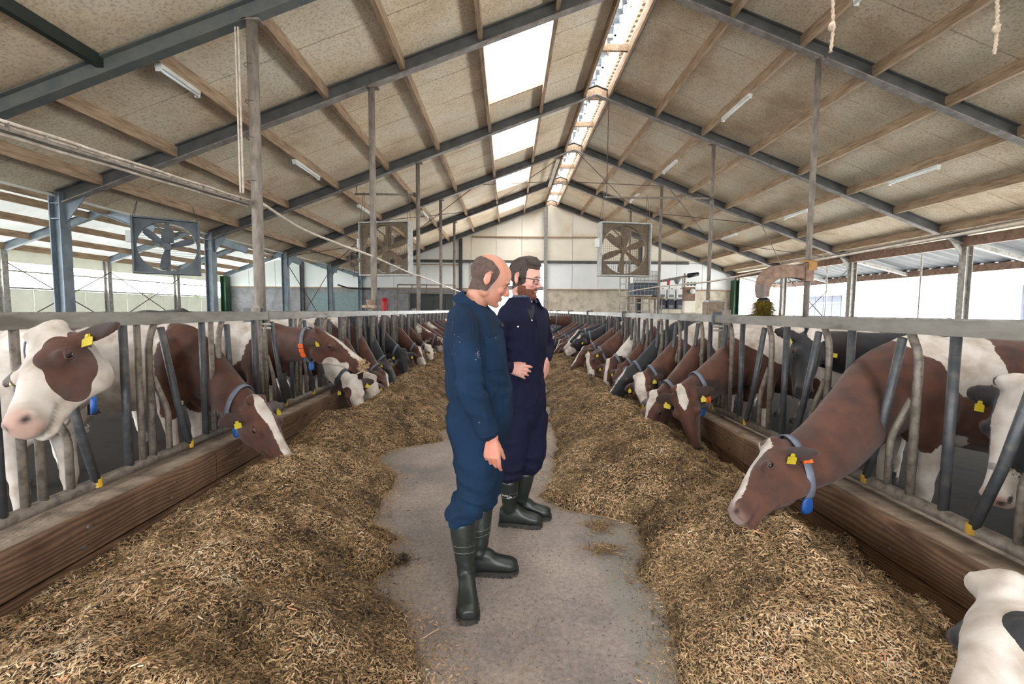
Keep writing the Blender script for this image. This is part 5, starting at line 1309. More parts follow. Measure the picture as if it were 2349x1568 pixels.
# near arm (his right), far arm, legs
sh = V2(1062, 738, 2.22); el = V2(1078, 893, 2.11); wr = V2(1122, 996, 2.14)
limb(mb, [(sh, .078, .075), (sh*.75+el*.25, .074, .07), (sh*.5+el*.5, .068, .064), (sh*.2+el*.8, .066, .06), (el, .066, .06), (el*.7+wr*.3, .062, .057), (el*.35+wr*.65, .056, .052), (wr, .052, .046)], 18, (0, 1, 0))
sh2 = V2(1108, 735, 2.62); el2 = V2(1110, 880, 2.72); wr2 = V2(1118, 955, 2.62)
limb(mb, [(sh2, .075), (sh2*.5+el2*.5, .065), (el2, .06), (wr2, .05)], 16, (0, 1, 0))
hpR = V2(1088, 985, 2.34); knR = V2(1092, 1125, 2.30); anR = V2(1062, 1190, 2.31)
limb(mb, [(hpR, .125, .105), (hpR*.65+knR*.35, .118, .10), (hpR*.3+knR*.7, .104, .092), (knR, .098, .088), (V2(1078, 1150, 2.30), .094, .088), (V2(1067, 1168, 2.305), .094, .088), (V2(1060, 1184, 2.31), .092, .086), (V2(1062, 1194, 2.31), .076, .072)], 20, (0, 1, 0))
hpL = V2(1112, 985, 2.50); knL = V2(1118, 1095, 2.52); anL = V2(1118, 1165, 2.53)
limb(mb, [(hpL, .125, .10), (hpL*.6+knL*.4, .112, .094), (knL, .094, .086), (V2(1111, 1130, 2.52), .084, .080), (V2(1106, 1150, 2.53), .082, .078), (V2(1105, 1163, 2.53), .068, .066)], 20, (0, 1, 0))

cv = skin(mb, .0105, 5, 'coverall')
def folds(me, spots, base=.004, seed=0, fz=7.):
    co = coords(me); nr = normals(me)
    d = base*(np.abs(n3(co*np.array([14, 14, fz])+5, seed)-.5)*-3+.7)+base*.6*(n3(co*np.array([30, 30, 16.]), seed+1)-.5)*2
    for (c, r, amp, fq, dirv) in spots:
        c = np.array(c); dv = np.array(dirv, float); dv /= np.linalg.norm(dv)
        w_ = np.exp(-(np.linalg.norm(co-c, axis=1)/r)**2); s_ = (co-c)@dv
        ph = n3(co*9, seed+2)*5+n3(co*4, seed+3)*4
        d += amp*w_*(1-2*np.abs(np.sin(s_*fq+ph)))*.8
    setco(me, co+nr*d[:, None]); return me
folds(cv, [(el, .13, .010, 34, (.3, 0, 1)), (V2(1092, 1130, 2.25), .16, .011, 26, (.5, 0, 1)), (V2(1060, 1178, 2.3), .11, .014, 46, (.15, 0, 1)), (V2(1120, 1150, 2.5), .09, .011, 46, (.1, 0, 1)),
           (V2(1040, 905, 2.4), .13, .012, 30, (.25, 0, 1)), (V2(1050, 1010, 2.35), .14, .011, 24, (.6, 0, 1)), (V2(1150, 900, 2.3), .1, .006, 30, (0, 0, 1)), (V2(1050, 735, 2.3), .12, .007, 24, (1, 0, .5))], .0065, 3, 5.)
cvo = link_mesh('coverall', cv, 'coverall_blue', M1, True)
bv = bvh_of(cv)
# skin body
hO = V2(1123, 643, 2.41); hy_ = math.radians(6); hp = math.radians(-24)
hf = vv(math.cos(hy_)*math.cos(hp), math.sin(hy_)*math.cos(hp), math.sin(hp)); hs_ = vv(-math.sin(hy_), math.cos(hy_), 0); ht = hf.cross(hs_)
mb = MB(); P = head_shape(mb, hO, hf, hs_, ht, 1.04, 1.08)
nb_ = V2(1078, 712, 2.42)
limb(mb, [(P(-.025, 0, -.01), .062, .058), (P(-.02, 0, -.06), .062, .058), (V2(1092, 690, 2.42), .064, .060), (nb_, .07, .07), (nb_-vv(0, 0, .1), .06)], 18, (0, 1, 0))
limb(mb, [(nb_, .03), (V2(1098, 850, 2.42), .03), (V2(1100, 960, 2.42), .03)], 8); limb(mb, [(nb_, .025), (sh, .025), (el, .022), (wr, .026)], 8); limb(mb, [(nb_, .025), (sh2, .025), (el2, .022), (wr2, .026)], 8)
limb(mb, [(V2(1100, 960, 2.42), .03), (knR, .03), (anR-vv(0, 0, .1), .025)], 8); limb(mb, [(V2(1100, 960, 2.42), .03), (knL, .03), (anL-vv(0, 0, .1), .025)], 8)
wv_ = (wr-el).normalized()
limb(mb, [(wr-wv_*.03, .03, .024), (wr+wv_*.015, .029, .023)], 14, (0, 1, 0))
hand(mb, wr+wv_*.02+vv(.008, 0, -.004), (-.02, -.05, -1), (-.25, -1, -.1), (1, -.1, 0), .19, (.42, .6, .8, 1.0), .04, .6, .35)
hand(mb, wr2+vv(0, 0, -.02), (-.1, 0, -1), (0, 1, 0), (1, 0, 0), .18)
bd = skin(mb, .0042, 2, 'body'); co = coords(bd); nr = normals(bd)
co2, a, b, c = head_relief(co, nr, hO, hf, hs_, ht, 1.04); setco(bd, co2)
H_ = (np.linalg.norm(co-np.array(hO), axis=1) < .2)
red = np.zeros(len(co)); 
red += .55*np.exp(-((a-.115)**2+b**2+(c+.03)**2)/.02**2)+.5*np.exp(-((a-.095)**2+(b/1.5)**2+((c+.066)*2)**2)/.014**2)+.35*(np.abs(b) > .083)*H_+.3*np.exp(-((a-.07)**2+(np.abs(b)-.045)**2+(c+.03)**2)/.03**2)
red = np.where(H_, red, .55*n3(co*55, 2)); setattr_(bd, 'red', np.clip(red, 0, 1))
_p = lambda x: np.maximum(0, -x)
hm = np.clip(1-np.sqrt(_p((.045-.55*np.clip(a+.03, 0, 1)-(c-.03)*.95)/.022)**2+_p((c+.052+np.clip(-a-.02, 0, .1)*.35)/.022)**2+_p((.018-a-.3*np.clip(.02-c, 0, 1))/.022)**2), 0, 1)*H_
ear_ = (np.abs(b) > .0775)&(((a+.012)/.0225)**2+(c/.036)**2 < 1); hm = np.where(ear_, 0, hm)
wide = np.clip((.075-.5*np.clip(a+.03, 0, 1)-(c-.03)*.95)/.05, 0, 1)*np.clip((c+.075)/.04, 0, 1)*np.clip((.062-a)/.04, 0, 1)*H_*(~ear_)
setattr_(bd, 'stubble', np.clip(np.maximum(hm*.6, wide*.45)+.10*np.clip((-.03-c)/.03, 0, 1)*H_*(a > -.02), 0, 1)); bd.polygons.foreach_set('use_smooth', [True]*len(bd.polygons))
link_mesh('body', bd, 'skin_tan', M1)
shell(bd, hm, .0026, 'hair', 'hair_stubble', M1, .0014)
def face_bits(P, f, s, t, k, parent, brow='brow_hair', look=(1, 0, 0)):
    for g in (-1, 1):
        m = MB(); ellips(m, P(.0722, g*.031, -.001), (f, s, t), (.0125*k,)*3, 14, 10); e = m.build('eye', 'eye_white', parent, True)
        m = MB(); ellips(m, P(.0735, g*.031, -.001)+(f-t*.35).normalized()*.0098*k, (f, s, t), (.0034*k, .0065*k, .0065*k), 12, 8); m.build('iris', 'eye_dark', e, True)
        m = MB(); pts = [P((.0985, .0995, .0975, .0905)[j], g*(.012+.013*j), .0225+.002*math.sin(j)) for j in range(4)]
        m.tube(pts, .003*k, 6, rs=[.002*k, .0032*k, .003*k, .0015*k]); m.build('eyebrow', brow, parent, True)
face_bits(P, hf, hs_, ht, 1.04, M1)
# boots
hl = atZ(1062, 1375, 0); b1, bm1 = boot(M1, (-.215, 2.36, 0), (.13, -1), V2(1060, 1196, 2.31), .068)
b2, bm2 = boot(M1, (-.225, 2.50, 0), (1, .04), V2(1106, 1164, 2.53), .062)
# collar, placket, pockets, seams
def collar_ring(c, f, s, up, rf, rs_, h, flare, a0, a1, name, material, parent, th=.004, point=.0, lean=0.0):
    m = MB(); n = 26; vs = []
    for i in range(n+1):
        t_ = a0+(a1-a0)*i/n; e = (f*math.cos(t_)*rf+s*math.sin(t_)*rs_); o_ = e.normalized(); hh = h+point*max(0, abs(i/n-.5)*2-.6)/.4
        base = c+e+f*(lean*0)
        crest = base+up*.028+o_*.000; tip = crest+o_*(flare)-up*(hh)
        for p_, q_ in ((base-up*.01, 0), (crest-o_*.002, 0), (crest+o_*(flare*.3+th), 0), (tip+o_*th, 0), (tip, 0), (crest+o_*.003-up*.012, 0)): vs.append(p_)
    k_ = 6; fs = [(i*k_+j, i*k_+(j+1) % k_, (i+1)*k_+(j+1) % k_, (i+1)*k_+j) for i in range(n) for j in range(k_)]
    fs += [tuple(range(k_-1, -1, -1)), tuple(n*k_+j for j in range(k_))]
    m.add(vs, fs); return m.build(name, material, parent, True, True)
cn = V2(1084, 697, 2.42)
nup = (P(0, 0, -.02)-nb_).normalized(); cf = (F1-nup*F1.dot(nup)).normalized()
collar_ring(cn+cf*.008, cf, S1, nup, .080, .086, .056, .034, .42, 2*PI-.42, 'collar', 'coverall_blue', M1, point=.02)
strip(bv, [(1128, 716), (1140, 740), (1150, 775), (1159, 820), (1166, 865), (1171, 900), (1171, 935), (1168, 975)], 9, .004, 'placket', 'coverall_blue', M1)
patch(bv, [(1109, 779), (1148, 765), (1155, 780), (1114, 794)], 10, 4, .006, 'pocket_flap', 'coverall_blue', M1)
patch(bv, [(1113, 794), (1154, 781), (1160, 842), (1117, 850)], 10, 10, .0028, 'pocket', 'coverall_blue', M1)
patch(bv, [(1115, 870), (1168, 864), (1169, 882), (1116, 888)], 12, 4, .003, 'waistband', 'coverall_blue', M1)
strip(bv, [(1060, 695), (1076, 706), (1083, 730), (1085, 770)], 1.6, .0018, 'seam', 'coverall_blue', M1)
strip(bv, [(1144, 888), (1134, 903), (1124, 920)], 2.2, .003, 'seam', 'coverall_blue', M1)
strip(bv, [(1116, 852), (1135, 848), (1155, 847)], 3, .003, 'seam', 'coverall_blue', M1)
strip(bv, [(1104, 1002), (1122, 1000), (1140, 992)], 2.5, .003, 'seam', 'coverall_blue', M1)
h_, n_ = px_hit(bv, 1134, 776)
m = MB(); m.lathe([(.004, 0), (.004, .003)], 10, h_+n_*.0055, n_); m.build('snap', 'snap_metal', M1)
h_, n_ = px_hit(bv, 1147, 748)
m = MB(); ellips(m, (h_ if h_ else V2(1147, 748, 2.3))+(n_ or vv(0, -1, 0))*.012, XYZ, (.011, .011, .012)); m.build('clip_microphone', 'plastic_black', M1, True)
m = MB(); r_ = random.Random(6)
for (cx, cy, rx, ry, nn) in ((1097, 812, 6, 12, 34), (1118, 775, 5, 5, 3), (1050, 780, 14, 30, 10), (1100, 970, 2.5, 3, 5)):
    for k in range(nn):
        h_, n_ = px_hit(bv, r_.gauss(cx, rx*.6), r_.gauss(cy, ry*.6))
        if h_:
            a_, b_, c_ = frame_of(n_); q = r_.uniform(.0008, .0028); h_ = h_+n_*.0006
            m.add([h_-a_*q, h_-b_*q*.6, h_+a_*q, h_+b_*q*.7], [(0, 1, 2, 3)])
m.build('dried_splash', 'cable_white', cvo)['kind'] = 'stuff'
make_local(M1)

# ---- man 2: young man with glasses and beard in navy coveralls
M2 = empty('person', (.13, 3.1, 0), label='young bearded man with black glasses in navy coveralls, hands on hips', cat='person')
D = 3.1; yw = math.radians(-38)
F1 = vv(math.cos(yw), math.sin(yw), 0); S1 = vv(-math.sin(yw), math.cos(yw), 0)
mb = MB(); tr = []
for (xc, py, hw, hd) in ((1198, 692, .08, .07), (1198, 700, .15, .095), (1198, 710, .20, .112), (1200, 728, .225, .125), (1202, 755, .215, .135), (1203, 795, .20, .135), (1199, 835, .182, .13), (1198, 865, .176, .13), (1200, 895, .183, .135), (1200, 925, .186, .138), (1200, 950, .175, .13), (1202, 975, .13, .10)):
    tr.append(tuple(V2(xc, py, D))+(hw, hd))
loft(mb, [(vv(*r[:3]), S1, F1, r[3]*.93, r[4]) for r in spline(tr, 3)], 26, 2.35)
sr = V2(1168, 718, 2.97); er_ = V2(1125, 825, 2.96); wr_ = V2(1169, 843, 2.885)
limb(mb, [(sr, .072), (sr*.5+er_*.5, .066), (er_, .058), (er_*.4+wr_*.6, .05), (wr_, .043)], 16, (0, 1, 0))
sl = V2(1235, 716, 3.24); ell = V2(1254, 795, 3.32); wl_ = V2(1252, 821, 3.14)
limb(mb, [(sl, .07), (sl*.5+ell*.5, .062), (ell, .056), (wl_, .045)], 16, (0, 1, 0))
nhip = V2(1182, 950, 3.03); nkn = V2(1175, 1040, 3.0)
limb(mb, [(nhip, .108), (nhip*.5+nkn*.5, .104), (nkn, .098), (V2(1172, 1066, 3.0), .098), (V2(1168, 1084, 3.01), .092), (V2(1168, 1096, 3.01), .076)], 20, (0, 1, 0))
fhip = V2(1222, 950, 3.14); fkn = V2(1222, 1035, 3.13)
limb(mb, [(fhip, .108), (fhip*.5+fkn*.5, .10), (fkn, .094), (V2(1214, 1058, 3.13), .092), (V2(1208, 1072, 3.13), .084), (V2(1206, 1080, 3.13), .07)], 20, (0, 1, 0))
cv2 = skin(mb, .0115, 5, 'coverall')
folds(cv2, [(V2(1150, 820, 2.9), .12, .010, 36, (1, 0, .3)), (V2(1175, 1045, 2.9), .14, .010, 28, (.3, 0, 1)), (V2(1172, 1080, 2.95), .1, .014, 44, (.1, 0, 1)), (V2(1215, 1062, 3.1), .09, .012, 44, (.1, 0, 1)),
            (V2(1200, 865, 3.0), .16, .008, 30, (.2, 0, 1)), (V2(1205, 945, 3.0), .14, .009, 26, (.7, 0, 1)), (V2(1185, 790, 2.9), .14, .010, 22, (.8, 0, .8))], .006, 9, 5.)
link_mesh('coverall', cv2, 'coverall_navy', M2, True); bv2 = bvh_of(cv2)
hO = V2(1203, 640, 3.08); hy_ = math.radians(-26); hp = math.radians(-9)
hf = vv(math.cos(hy_)*math.cos(hp), math.sin(hy_)*math.cos(hp), math.sin(hp)); hs_ = vv(-math.sin(hy_), math.cos(hy_), 0); ht = hf.cross(hs_)
mb = MB(); k2 = 1.06; P = head_shape(mb, hO, hf, hs_, ht, k2, 1.0)
nb_ = V2(1200, 712, 3.1)
limb(mb, [(P(-.02, 0, -.02), .056), (P(-.018, 0, -.08), .056), (V2(1202, 688, 3.09), .06), (nb_, .065), (nb_-vv(0, 0, .1), .05)], 18, (0, 1, 0))
pv = V2(1203, 940, 3.1)
limb(mb, [(nb_, .03), (pv, .03)], 8); limb(mb, [(nb_, .025), (sr, .025), (er_, .022), (wr_, .024)], 8); limb(mb, [(nb_, .025), (sl, .025), (ell, .022), (wl_, .024)], 8)
limb(mb, [(pv, .03), (nkn, .03), (V2(1170, 1088, 3.01), .025)], 8); limb(mb, [(pv, .03), (fkn, .03), (V2(1210, 1068, 3.13), .025)], 8)
hand(mb, V2(1164, 842, 2.90), (.9, .05, -.22), (-.25, -1, .3), (0, 0, 1), .19, (.42, .5, .55, .5), .15, .2, .4)
hand(mb, V2(1253, 823, 3.13), (-.03, -.05, -1), (.75, -.65, 0), (-.5, -.7, .3), .17, (.25, .25, .3, .3), .04, .3, .4)
bd = skin(mb, .0045, 2, 'body'); co = coords(bd); nr = normals(bd)
co2, a, b, c = head_relief(co, nr, hO, hf, hs_, ht, k2); setco(bd, co2)
H_ = (np.linalg.norm(co-np.array(hO), axis=1) < .19)
red = .45*np.exp(-((a-.115)**2+b**2+(c+.03)**2)/.02**2)+.6*np.exp(-((a-.095)**2+(b/1.5)**2+((c+.066)*2)**2)/.014**2)+.3*(np.abs(b) > .083)*H_+.3*np.exp(-((a-.07)**2+(np.abs(b)-.045)**2+(c+.03)**2)/.03**2)
setattr_(bd, 'red', np.clip(np.where(H_, red, .2), 0, 1))
ear_ = (np.abs(b) > .0775)&(((a+.012)/.0225)**2+(c/.036)**2 < 1)
top = np.clip((c-.062+.45*np.clip(-a+.03, 0, 1))/.03, 0, 1)*H_
side_h = np.clip((.048-a)/.016, 0, 1)*np.clip((c+.055-.5*np.clip(a, -.1, .04))/.02, 0, 1)*H_
hm = np.where(ear_, 0, np.maximum(top*np.clip((.105-a)/.02, 0, 1), side_h))
beard = np.clip((-.03-c+.0*a+.35*np.clip(.035-a, -.02, .1))/.014, 0, 1)*np.clip((a+.012)/.014, 0, 1)*H_
beard = beard*(1-np.exp(-((c+.052)/.016)**2-(b/.034)**2)*.0)
lipz = np.exp(-(b/.024)**4)*np.exp(-((c+.0655)/.0085)**4)*(a > .07)
noz = (np.abs(b) < .017)*(c > -.05)
cheek = np.clip((.058-np.abs(b)+.6*np.clip(-.03-c, 0, .1))/.01, 0, 1)
beard = np.clip(np.where((c > -.062) & (a > .045) & (np.abs(b) > .026)&(np.abs(b)<.06), np.clip((-.052-c)/.01, 0, 1), beard), 0, 1)*(1-lipz)*(1-noz*.0)*np.clip((-.042-c)/.006+(a < .06), 0, 1)
beard = beard*(c > -.13)
setattr_(bd, 'stubble', np.clip(beard*.3+side_h*.45*(~ear_), 0, 1)); bd.polygons.foreach_set('use_smooth', [True]*len(bd.polygons))
link_mesh('body', bd, 'skin_fair', M2)
volume = .004+.020*np.clip((c-.05)/.05, 0, 1)*np.clip((a+.1)/.12, .3, 1)
shell(bd, hm*(volume/.024), .024, 'hair', 'hair_brown', M2, .003)
# swept quiff
mb = MB()
for g in range(-3, 4):
    o_ = g*.018; pts = [(P(.097-abs(g)*.007, o_*.85, .092), .007), (P(.086-abs(g)*.006, o_*.95, .112-abs(g)*.003), .013), (P(.055-abs(g)*.003, o_, .130-abs(g)*.005), .018), (P(.01, o_, .134-abs(g)*.006), .017), (P(-.035, o_, .122-abs(g)*.006), .016), (P(-.075, o_*.9, .096-abs(g)*.004), .012)]
    limb(mb, pts, 10, tuple(hs_))
qm = skin(mb, .005, 3, 'hair_top'); cq = coords(qm); nq = normals(qm)
lat = (cq-np.array(hO))@np.array(hs_); setco(qm, cq+nq*(.0016*np.sin(lat*520+n3(cq*20, 1)*4))[:, None]); link_mesh('hair', qm, 'hair_brown', M2, True)
shell(bd, beard, .0042, 'beard', 'beard_red', M2, .002)
face_bits(P, hf, hs_, ht, k2, M2, 'hair_brown')
# glasses
gl = None
m = MB()
for g in (-1, 1):
    x0, x1, z0, z1 = g*.010, g*.056, -.022, .010
    q_ = [P(.104-.004, x0, z1), P(.096-.008, x1, z1-.001), P(.096-.010, x1*.97, z0+.004), P(.104-.005, x0*1.3, z0)]
    m.tube(q_+[q_[0]], .0022, 6, caps=False)
    m.tube([P(.096-.008, x1, z1-.003), P(.05, g*.080, .008), P(-.004, g*.086, .004)], .0024, 6)
m.tube([P(.100, -.010, .002), P(.106, 0, .004), P(.100, .010, .002)], .0018, 6)
gl = m.build('glasses', 'spectacle_frame', M2, True)
def glass_mat():
    m, n, b = nodemat('lens_glass'); tr_ = N(n, 'ShaderNodeBsdfTransparent'); g_ = N(n, 'ShaderNodeBsdfGlossy'); g_.inputs['Roughness'].default_value = .03; mx = N(n, 'ShaderNodeMixShader'); mx.inputs[0].default_value = .1
    n.links.new(tr_.outputs[0], mx.inputs[1]); n.links.new(g_.outputs[0], mx.inputs[2]); n.links.new(mx.outputs[0], n.nodes['Material Output'].inputs[0])
glass_mat()
for g in (-1, 1):
    m = MB(); m.add([P(.100, g*.011, .009), P(.088, g*.055, .008), P(.087, g*.054, -.018), P(.099, g*.013, -.021)], [(0, 1, 2, 3)]); m.build('lens', 'lens_glass', gl)
b3, bm3 = boot(M2, (-.045, 3.10, 0), (1, -.12), V2(1168, 1098, 3.01), .066, lines=True)
b4, bm4 = boot(M2, (.03, 3.22, 0), (1, -.10), V2(1207, 1080, 3.13), .064, lines=False)
cn = V2(1200, 694, 3.1)
collar_ring(cn+F1*.004+XYZ[2]*.006, F1, S1, XYZ[2], .076, .08, .058, .058, .5, 2*PI-.5, 'collar', 'coverall_navy', M2, point=.02)
collar_ring(cn+F1*.006+XYZ[2]*.02, F1, S1, XYZ[2], .066, .070, .04, .02, .35, 2*PI-.35, 'shirt_collar', 'shirt_check', M2, point=.01)
patch(bv2, [(1206, 700), (1224, 700), (1226, 714), (1219, 738)], 8, 10, .003, 'fleece_collar', 'fleece_dark', M2)
strip(bv2, [(1220, 730), (1226, 760), (1231, 800), (1236, 840), (1237, 870), (1232, 905), (1228, 925)], 4.5, .004, 'zip', 'coverall_navy', M2)
patch(bv2, [(1163, 738), (1205, 738), (1207, 752), (1166, 758)], 10, 4, .006, 'pocket_flap', 'coverall_navy', M2)
patch(bv2, [(1166, 757), (1206, 752), (1210, 795), (1170, 800)], 10, 8, .0028, 'pocket', 'coverall_navy', M2)
patch(bv2, [(1228, 733), (1239, 732), (1241, 747), (1231, 750)], 6, 4, .005, 'pocket_flap', 'coverall_navy', M2)
patch(bv2, [(1186, 852), (1236, 846), (1236, 858), (1186, 866)], 12, 4, .003, 'waistband', 'coverall_navy', M2)
strip(bv2, [(1176, 944), (1192, 946), (1208, 940)], 2.2, .003, 'seam', 'coverall_navy', M2)
for (x, y) in ((1188, 749), (1218, 735)):
    h_, n_ = px_hit(bv2, x, y)
    if h_: m = MB(); m.lathe([(.0065, 0), (.0065, .003), (.004, .005)], 12, h_+n_*.006, n_); m.build('snap', 'snap_metal', M2)
# writing on the boot
bvb = bvh_of(bm3); h_, n_ = px_hit(bvb, 1163, 1137)
if h_:
    rt = (ray(1166, 1136)-ray(1146, 1133.6)); rt = (rt-n_*rt.dot(n_)).normalized(); up_ = n_.cross(rt)
    if up_.z < 0: up_ = -up_
    M = Matrix((rt, up_, n_)).transposed().to_4x4(); M.translation = h_+n_*.0035
    text_mesh('DUNLOP', .017, 'print_white', b3, M)
    m = MB()
    for dz, w_ in ((-.012, .02), (-.018, .014)): m.beam(h_+n_*.0035+rt*(.012-w_/2)+up_*dz, h_+n_*.0035+rt*(.012+w_/2)+up_*dz, .0004, .0022, up=tuple(up_))
    m.build('logo_bar', 'print_white', b3)
make_local(M2)
# ---------------------------------------------------------------- fans, lamps, cables and the gear at the far end
def fan(loc, rz, s, label, nb, mt, rim, gm, hang):
    e = empty('ventilation_fan', loc, rz, label, 'fan', 'hanging ventilation fans'); h = s/2; dp = .30
    m = MB(); t = .035
    for a in (-1, 1):
        m.box((a*h-t/2, -dp/2, -h-t/2), (a*h+t/2, dp/2, h+t/2)); m.box((-h+t/2, -dp/2, a*h-t/2), (h-t/2, dp/2, a*h+t/2))
    m.build('housing', rim, e)
    m = MB(); n = 48; R_ = h*.92; vs = []
    for k in range(n):
        a = 2*PI*k/n; c, s_ = math.cos(a), math.sin(a); q = (h-t/2)/max(abs(c), abs(s_))
        vs += [(c*R_, -.02, s_*R_), (c*q, -.02, s_*q), (c*R_, .13, s_*R_)]
    fs = []
    for k in range(n):
        j = (k+1) % n; fs += [(3*k, 3*k+1, 3*j+1, 3*j), (3*k, 3*j, 3*j+2, 3*k+2)]
    m.add(vs, fs); m.build('shroud', mt, e)
    for k in range(nb):
        a = 2*PI*k/nb+.35; m = MB(); d = vv(math.cos(a), 0, math.sin(a)); p = vv(-math.sin(a), 0, math.cos(a))
        rr = [(.10, .055, .7), (.2, .075, .62), (.4, .10, .5), (.6, .11, .42), (.8, .10, .36), (.88, .07, .33)]; vs = []
        for r, w_, tw in rr:
            c = d*(r*h); o = p*(w_*math.cos(tw)*h*1.25)+vv(0, w_*math.sin(tw)*h*1.25, 0); nn = vv(0, .006, 0)
            vs += [c-o-nn, c+o-nn, c+o+nn, c-o+nn]
        fs = [(4*i+j, 4*i+(j+1) % 4, 4*i+4+(j+1) % 4, 4*i+4+j) for i in range(len(rr)-1) for j in range(4)]+[(3, 2, 1, 0), (20, 21, 22, 23)]
        m.add([v_+vv(0, .04, 0) for v_ in vs], fs); m.build('blade', mt, e)
    m = MB(); m.lathe([(h*.13, -.05), (h*.15, 0), (h*.13, .1)], 18, (0, .03, 0), (0, 1, 0)); m.build('hub', mt, e, True, True)
    m = MB(); m.box((-.045, .10, -h+t/2), (.045, .15, h-t/2)); m.box((-.11, .12, .12), (.11, .30, .42)); m.build('motor_bracket', mt, e)
    m = MB(); m.beam((-.02, .1, .35), (-.5*h, .1, .85*h), .03, .03); m.build('belt_guard', mt, e)
    m = MB(); k = 24
    for i in range(1, k):
        q = -h+s*i/k; m.beam((-h, -dp/2+.01, q), (h, -dp/2+.01, q), .006, .006)
        if gm != 'bars': m.beam((q, -dp/2+.01, -h), (q, -dp/2+.01, h), .006, .006)
    g = m.build('guard', 'fan_guard' if gm != 'bars' else 'fan_blue_steel', e); g['kind'] = 'stuff'
    for a in (-1, 1):
        for b in (-1, 1): m = MB(); m.tube([(a*(h-.02), b*dp*.4, h), (a*(h-.1), b*.02, hang)], .006, 5); m.build('chain', 'wire_rust', e)
    m = MB(); m.box((-h-.12, -.05, .05), (-h-.02, .07, .3)); m.build('switch_box', 'plastic_white', e)
    return e
def fpx(cx, cy, Y): return atY(cx, cy, Y)
p1 = fpx(885, 571, 13.35); fan(p1, math.radians(-10), 1.5, 'tan dusty six blade fan hanging left of the alley behind the pole', 6, 'fan_steel', 'fan_rim', 'grid', 4.88-p1.z)
p2 = fpx(1432, 573, 13.35); fan(p2, math.radians(9), 1.5, 'tan dusty six blade fan hanging right of the alley', 6, 'fan_steel', 'fan_rim', 'grid', 4.86-p2.z)
p3 = fpx(384, 566, 10.5); fan(p3, math.radians(33), 1.2, 'blue grey three blade fan with slatted guard hanging at far left', 3, 'fan_blue_steel', 'fan_blue_steel', 'bars', .95)
for (a, b, lb, top) in (((-4.55, 13.75, 4.88), (-2.78, 13.75, 4.88), 'horizontal hanger pipe above the left fan', (-4.5, 13.75, 5.12)), ((2.85, 13.75, 4.86), (6.04, 13.75, 4.86), 'long horizontal hanger pipe above the right fan', (2.9, 13.75, 7.6))):
    e = empty('hanger_pipe', a, label=lb, cat='pipe'); A = Vector(a)
    m = MB(); m.tube([(0, 0, 0), Vector(b)-A], .03, 8); m.build('pipe', 'dusty_pipe', e, True)
    m = MB(); m.tube([Vector(top)-A, (.05, 0, 0)], .012, 6); m.build('rod', 'wire_rust', e)
    m = MB(); q = Vector(b)-A; m.box((q.x-.05, -.06, -.05), (q.x+.03, .06, .05)); m.build('clamp', 'wire_rust', e)
# strip lamps under the purlins
def lamp(x, y0, y1, label):
    z = zb(x)+TOP-.23; e = empty('strip_lamp', (x, (y0+y1)/2, z-.05), label=label, cat='lamp', group='fluorescent strip lamps under the roof'); L = (y1-y0)/2; s = 1 if x < RX else -1
    m = MB(); m.box((-.05, -L, -.01), (.05, L, .05)); m.build('housing', 'plastic_white', e)
    m = MB(); m.tube([(s*.02, -L+.03, -.035), (s*.02, L-.03, -.035)], .02, 8); m.build('tube', 'tube_glass', e, True)
    for a_, b_ in ((-L, -L+.03), (L-.03, L)): m = MB(); m.box((-.04, a_, -.06), (.04, b_, -.01)); m.build('lamp_holder', 'plastic_white', e)
for x, y0, y1, lb in ((-5.1, 6.9, 7.75, 'strip lamp at upper left beside the cable wrapped pole'), (-5.1, 11.1, 12.5, 'strip lamp on the left slope in the second bay, left of the two poles'), (-5.1, 15.7, 17.1, 'strip lamp just above the left facing fan'),
                      (-3.6, 19.2, 20.6, 'strip lamp right of the left facing fan between the thin poles'), (5.75, 6.95, 7.9, 'strip lamp at the top edge near the left hanging rope'), (5.75, 11.2, 12.6, 'strip lamp on the right slope, highest of the long ones'),
                      (5.75, 16, 17.3, 'strip lamp on the right slope upper row, in the third bay'), (5.75, 20.5, 21.9, 'strip lamp on the right slope upper row, in the fourth bay'), (10.2, 10.98, 12.4, 'largest strip lamp at the right edge of the roof'), (10.2, 15.7, 17.0, 'strip lamp on the right slope lower row, in the third bay'),
                      (10.2, 20.6, 21.9, 'strip lamp on the right slope lower row, in the fourth bay')):
    lamp(x, y0, y1, lb)
m = MB(); m.box((1.9, 18.8, 7.55), (2.05, 22.8, 7.60)); tag(m.build('ridge_plank', 'cable_white'), 'pale painted plank beside the open ridge in the fourth bay', 'plank')
# cables and hoses
def line(name, pts, r, material, label, cat, n=8, step=6):
    p = spline([tuple(q) for q in pts], step); o = Vector(p[0]); m = MB(); m.tube([Vector(q)-o for q in p], r, n); ob = m.build(name, material, None, True); ob.location = o; return tag(ob, label, cat)
tray = empty('cable_tray', tuple(atY(0, 297, 3.2)), label='bundle of dusty cables tied to a tray running to the near left pole', cat='cable'); o0 = atY(0, 297, 3.2); o1 = vv(-3.72, 6.62, atY(566, 468, 6.62).z)
d0 = (o1-o0); o00 = o0-d0*.35
m = MB(); m.beam(o00-o0, o1-o0, .11, .02); m.build('tray', 'dusty_pipe', tray)
for a, b in ((-.04, .03), (-.01, .035), (.025, .03), (.045, .05), (0, -.03)):
    m = MB(); q = [o00-o0+vv(a, 0, b+.004*math.sin(k*2.1+a*90))+d0*1.35*k/14 for k in range(15)]; m.tube(q, .014, 7); m.build('cable', 'cable_white', tray, True)
for k in range(13):
    m = MB(); c = d0*(k/12-.0); m.beam(c-d0.normalized()*.005+vv(0, 0, .018), c+d0.normalized()*.005+vv(0, 0, .018), .118, .06); m.build('cable_tie', 'dusty_pipe', tray)
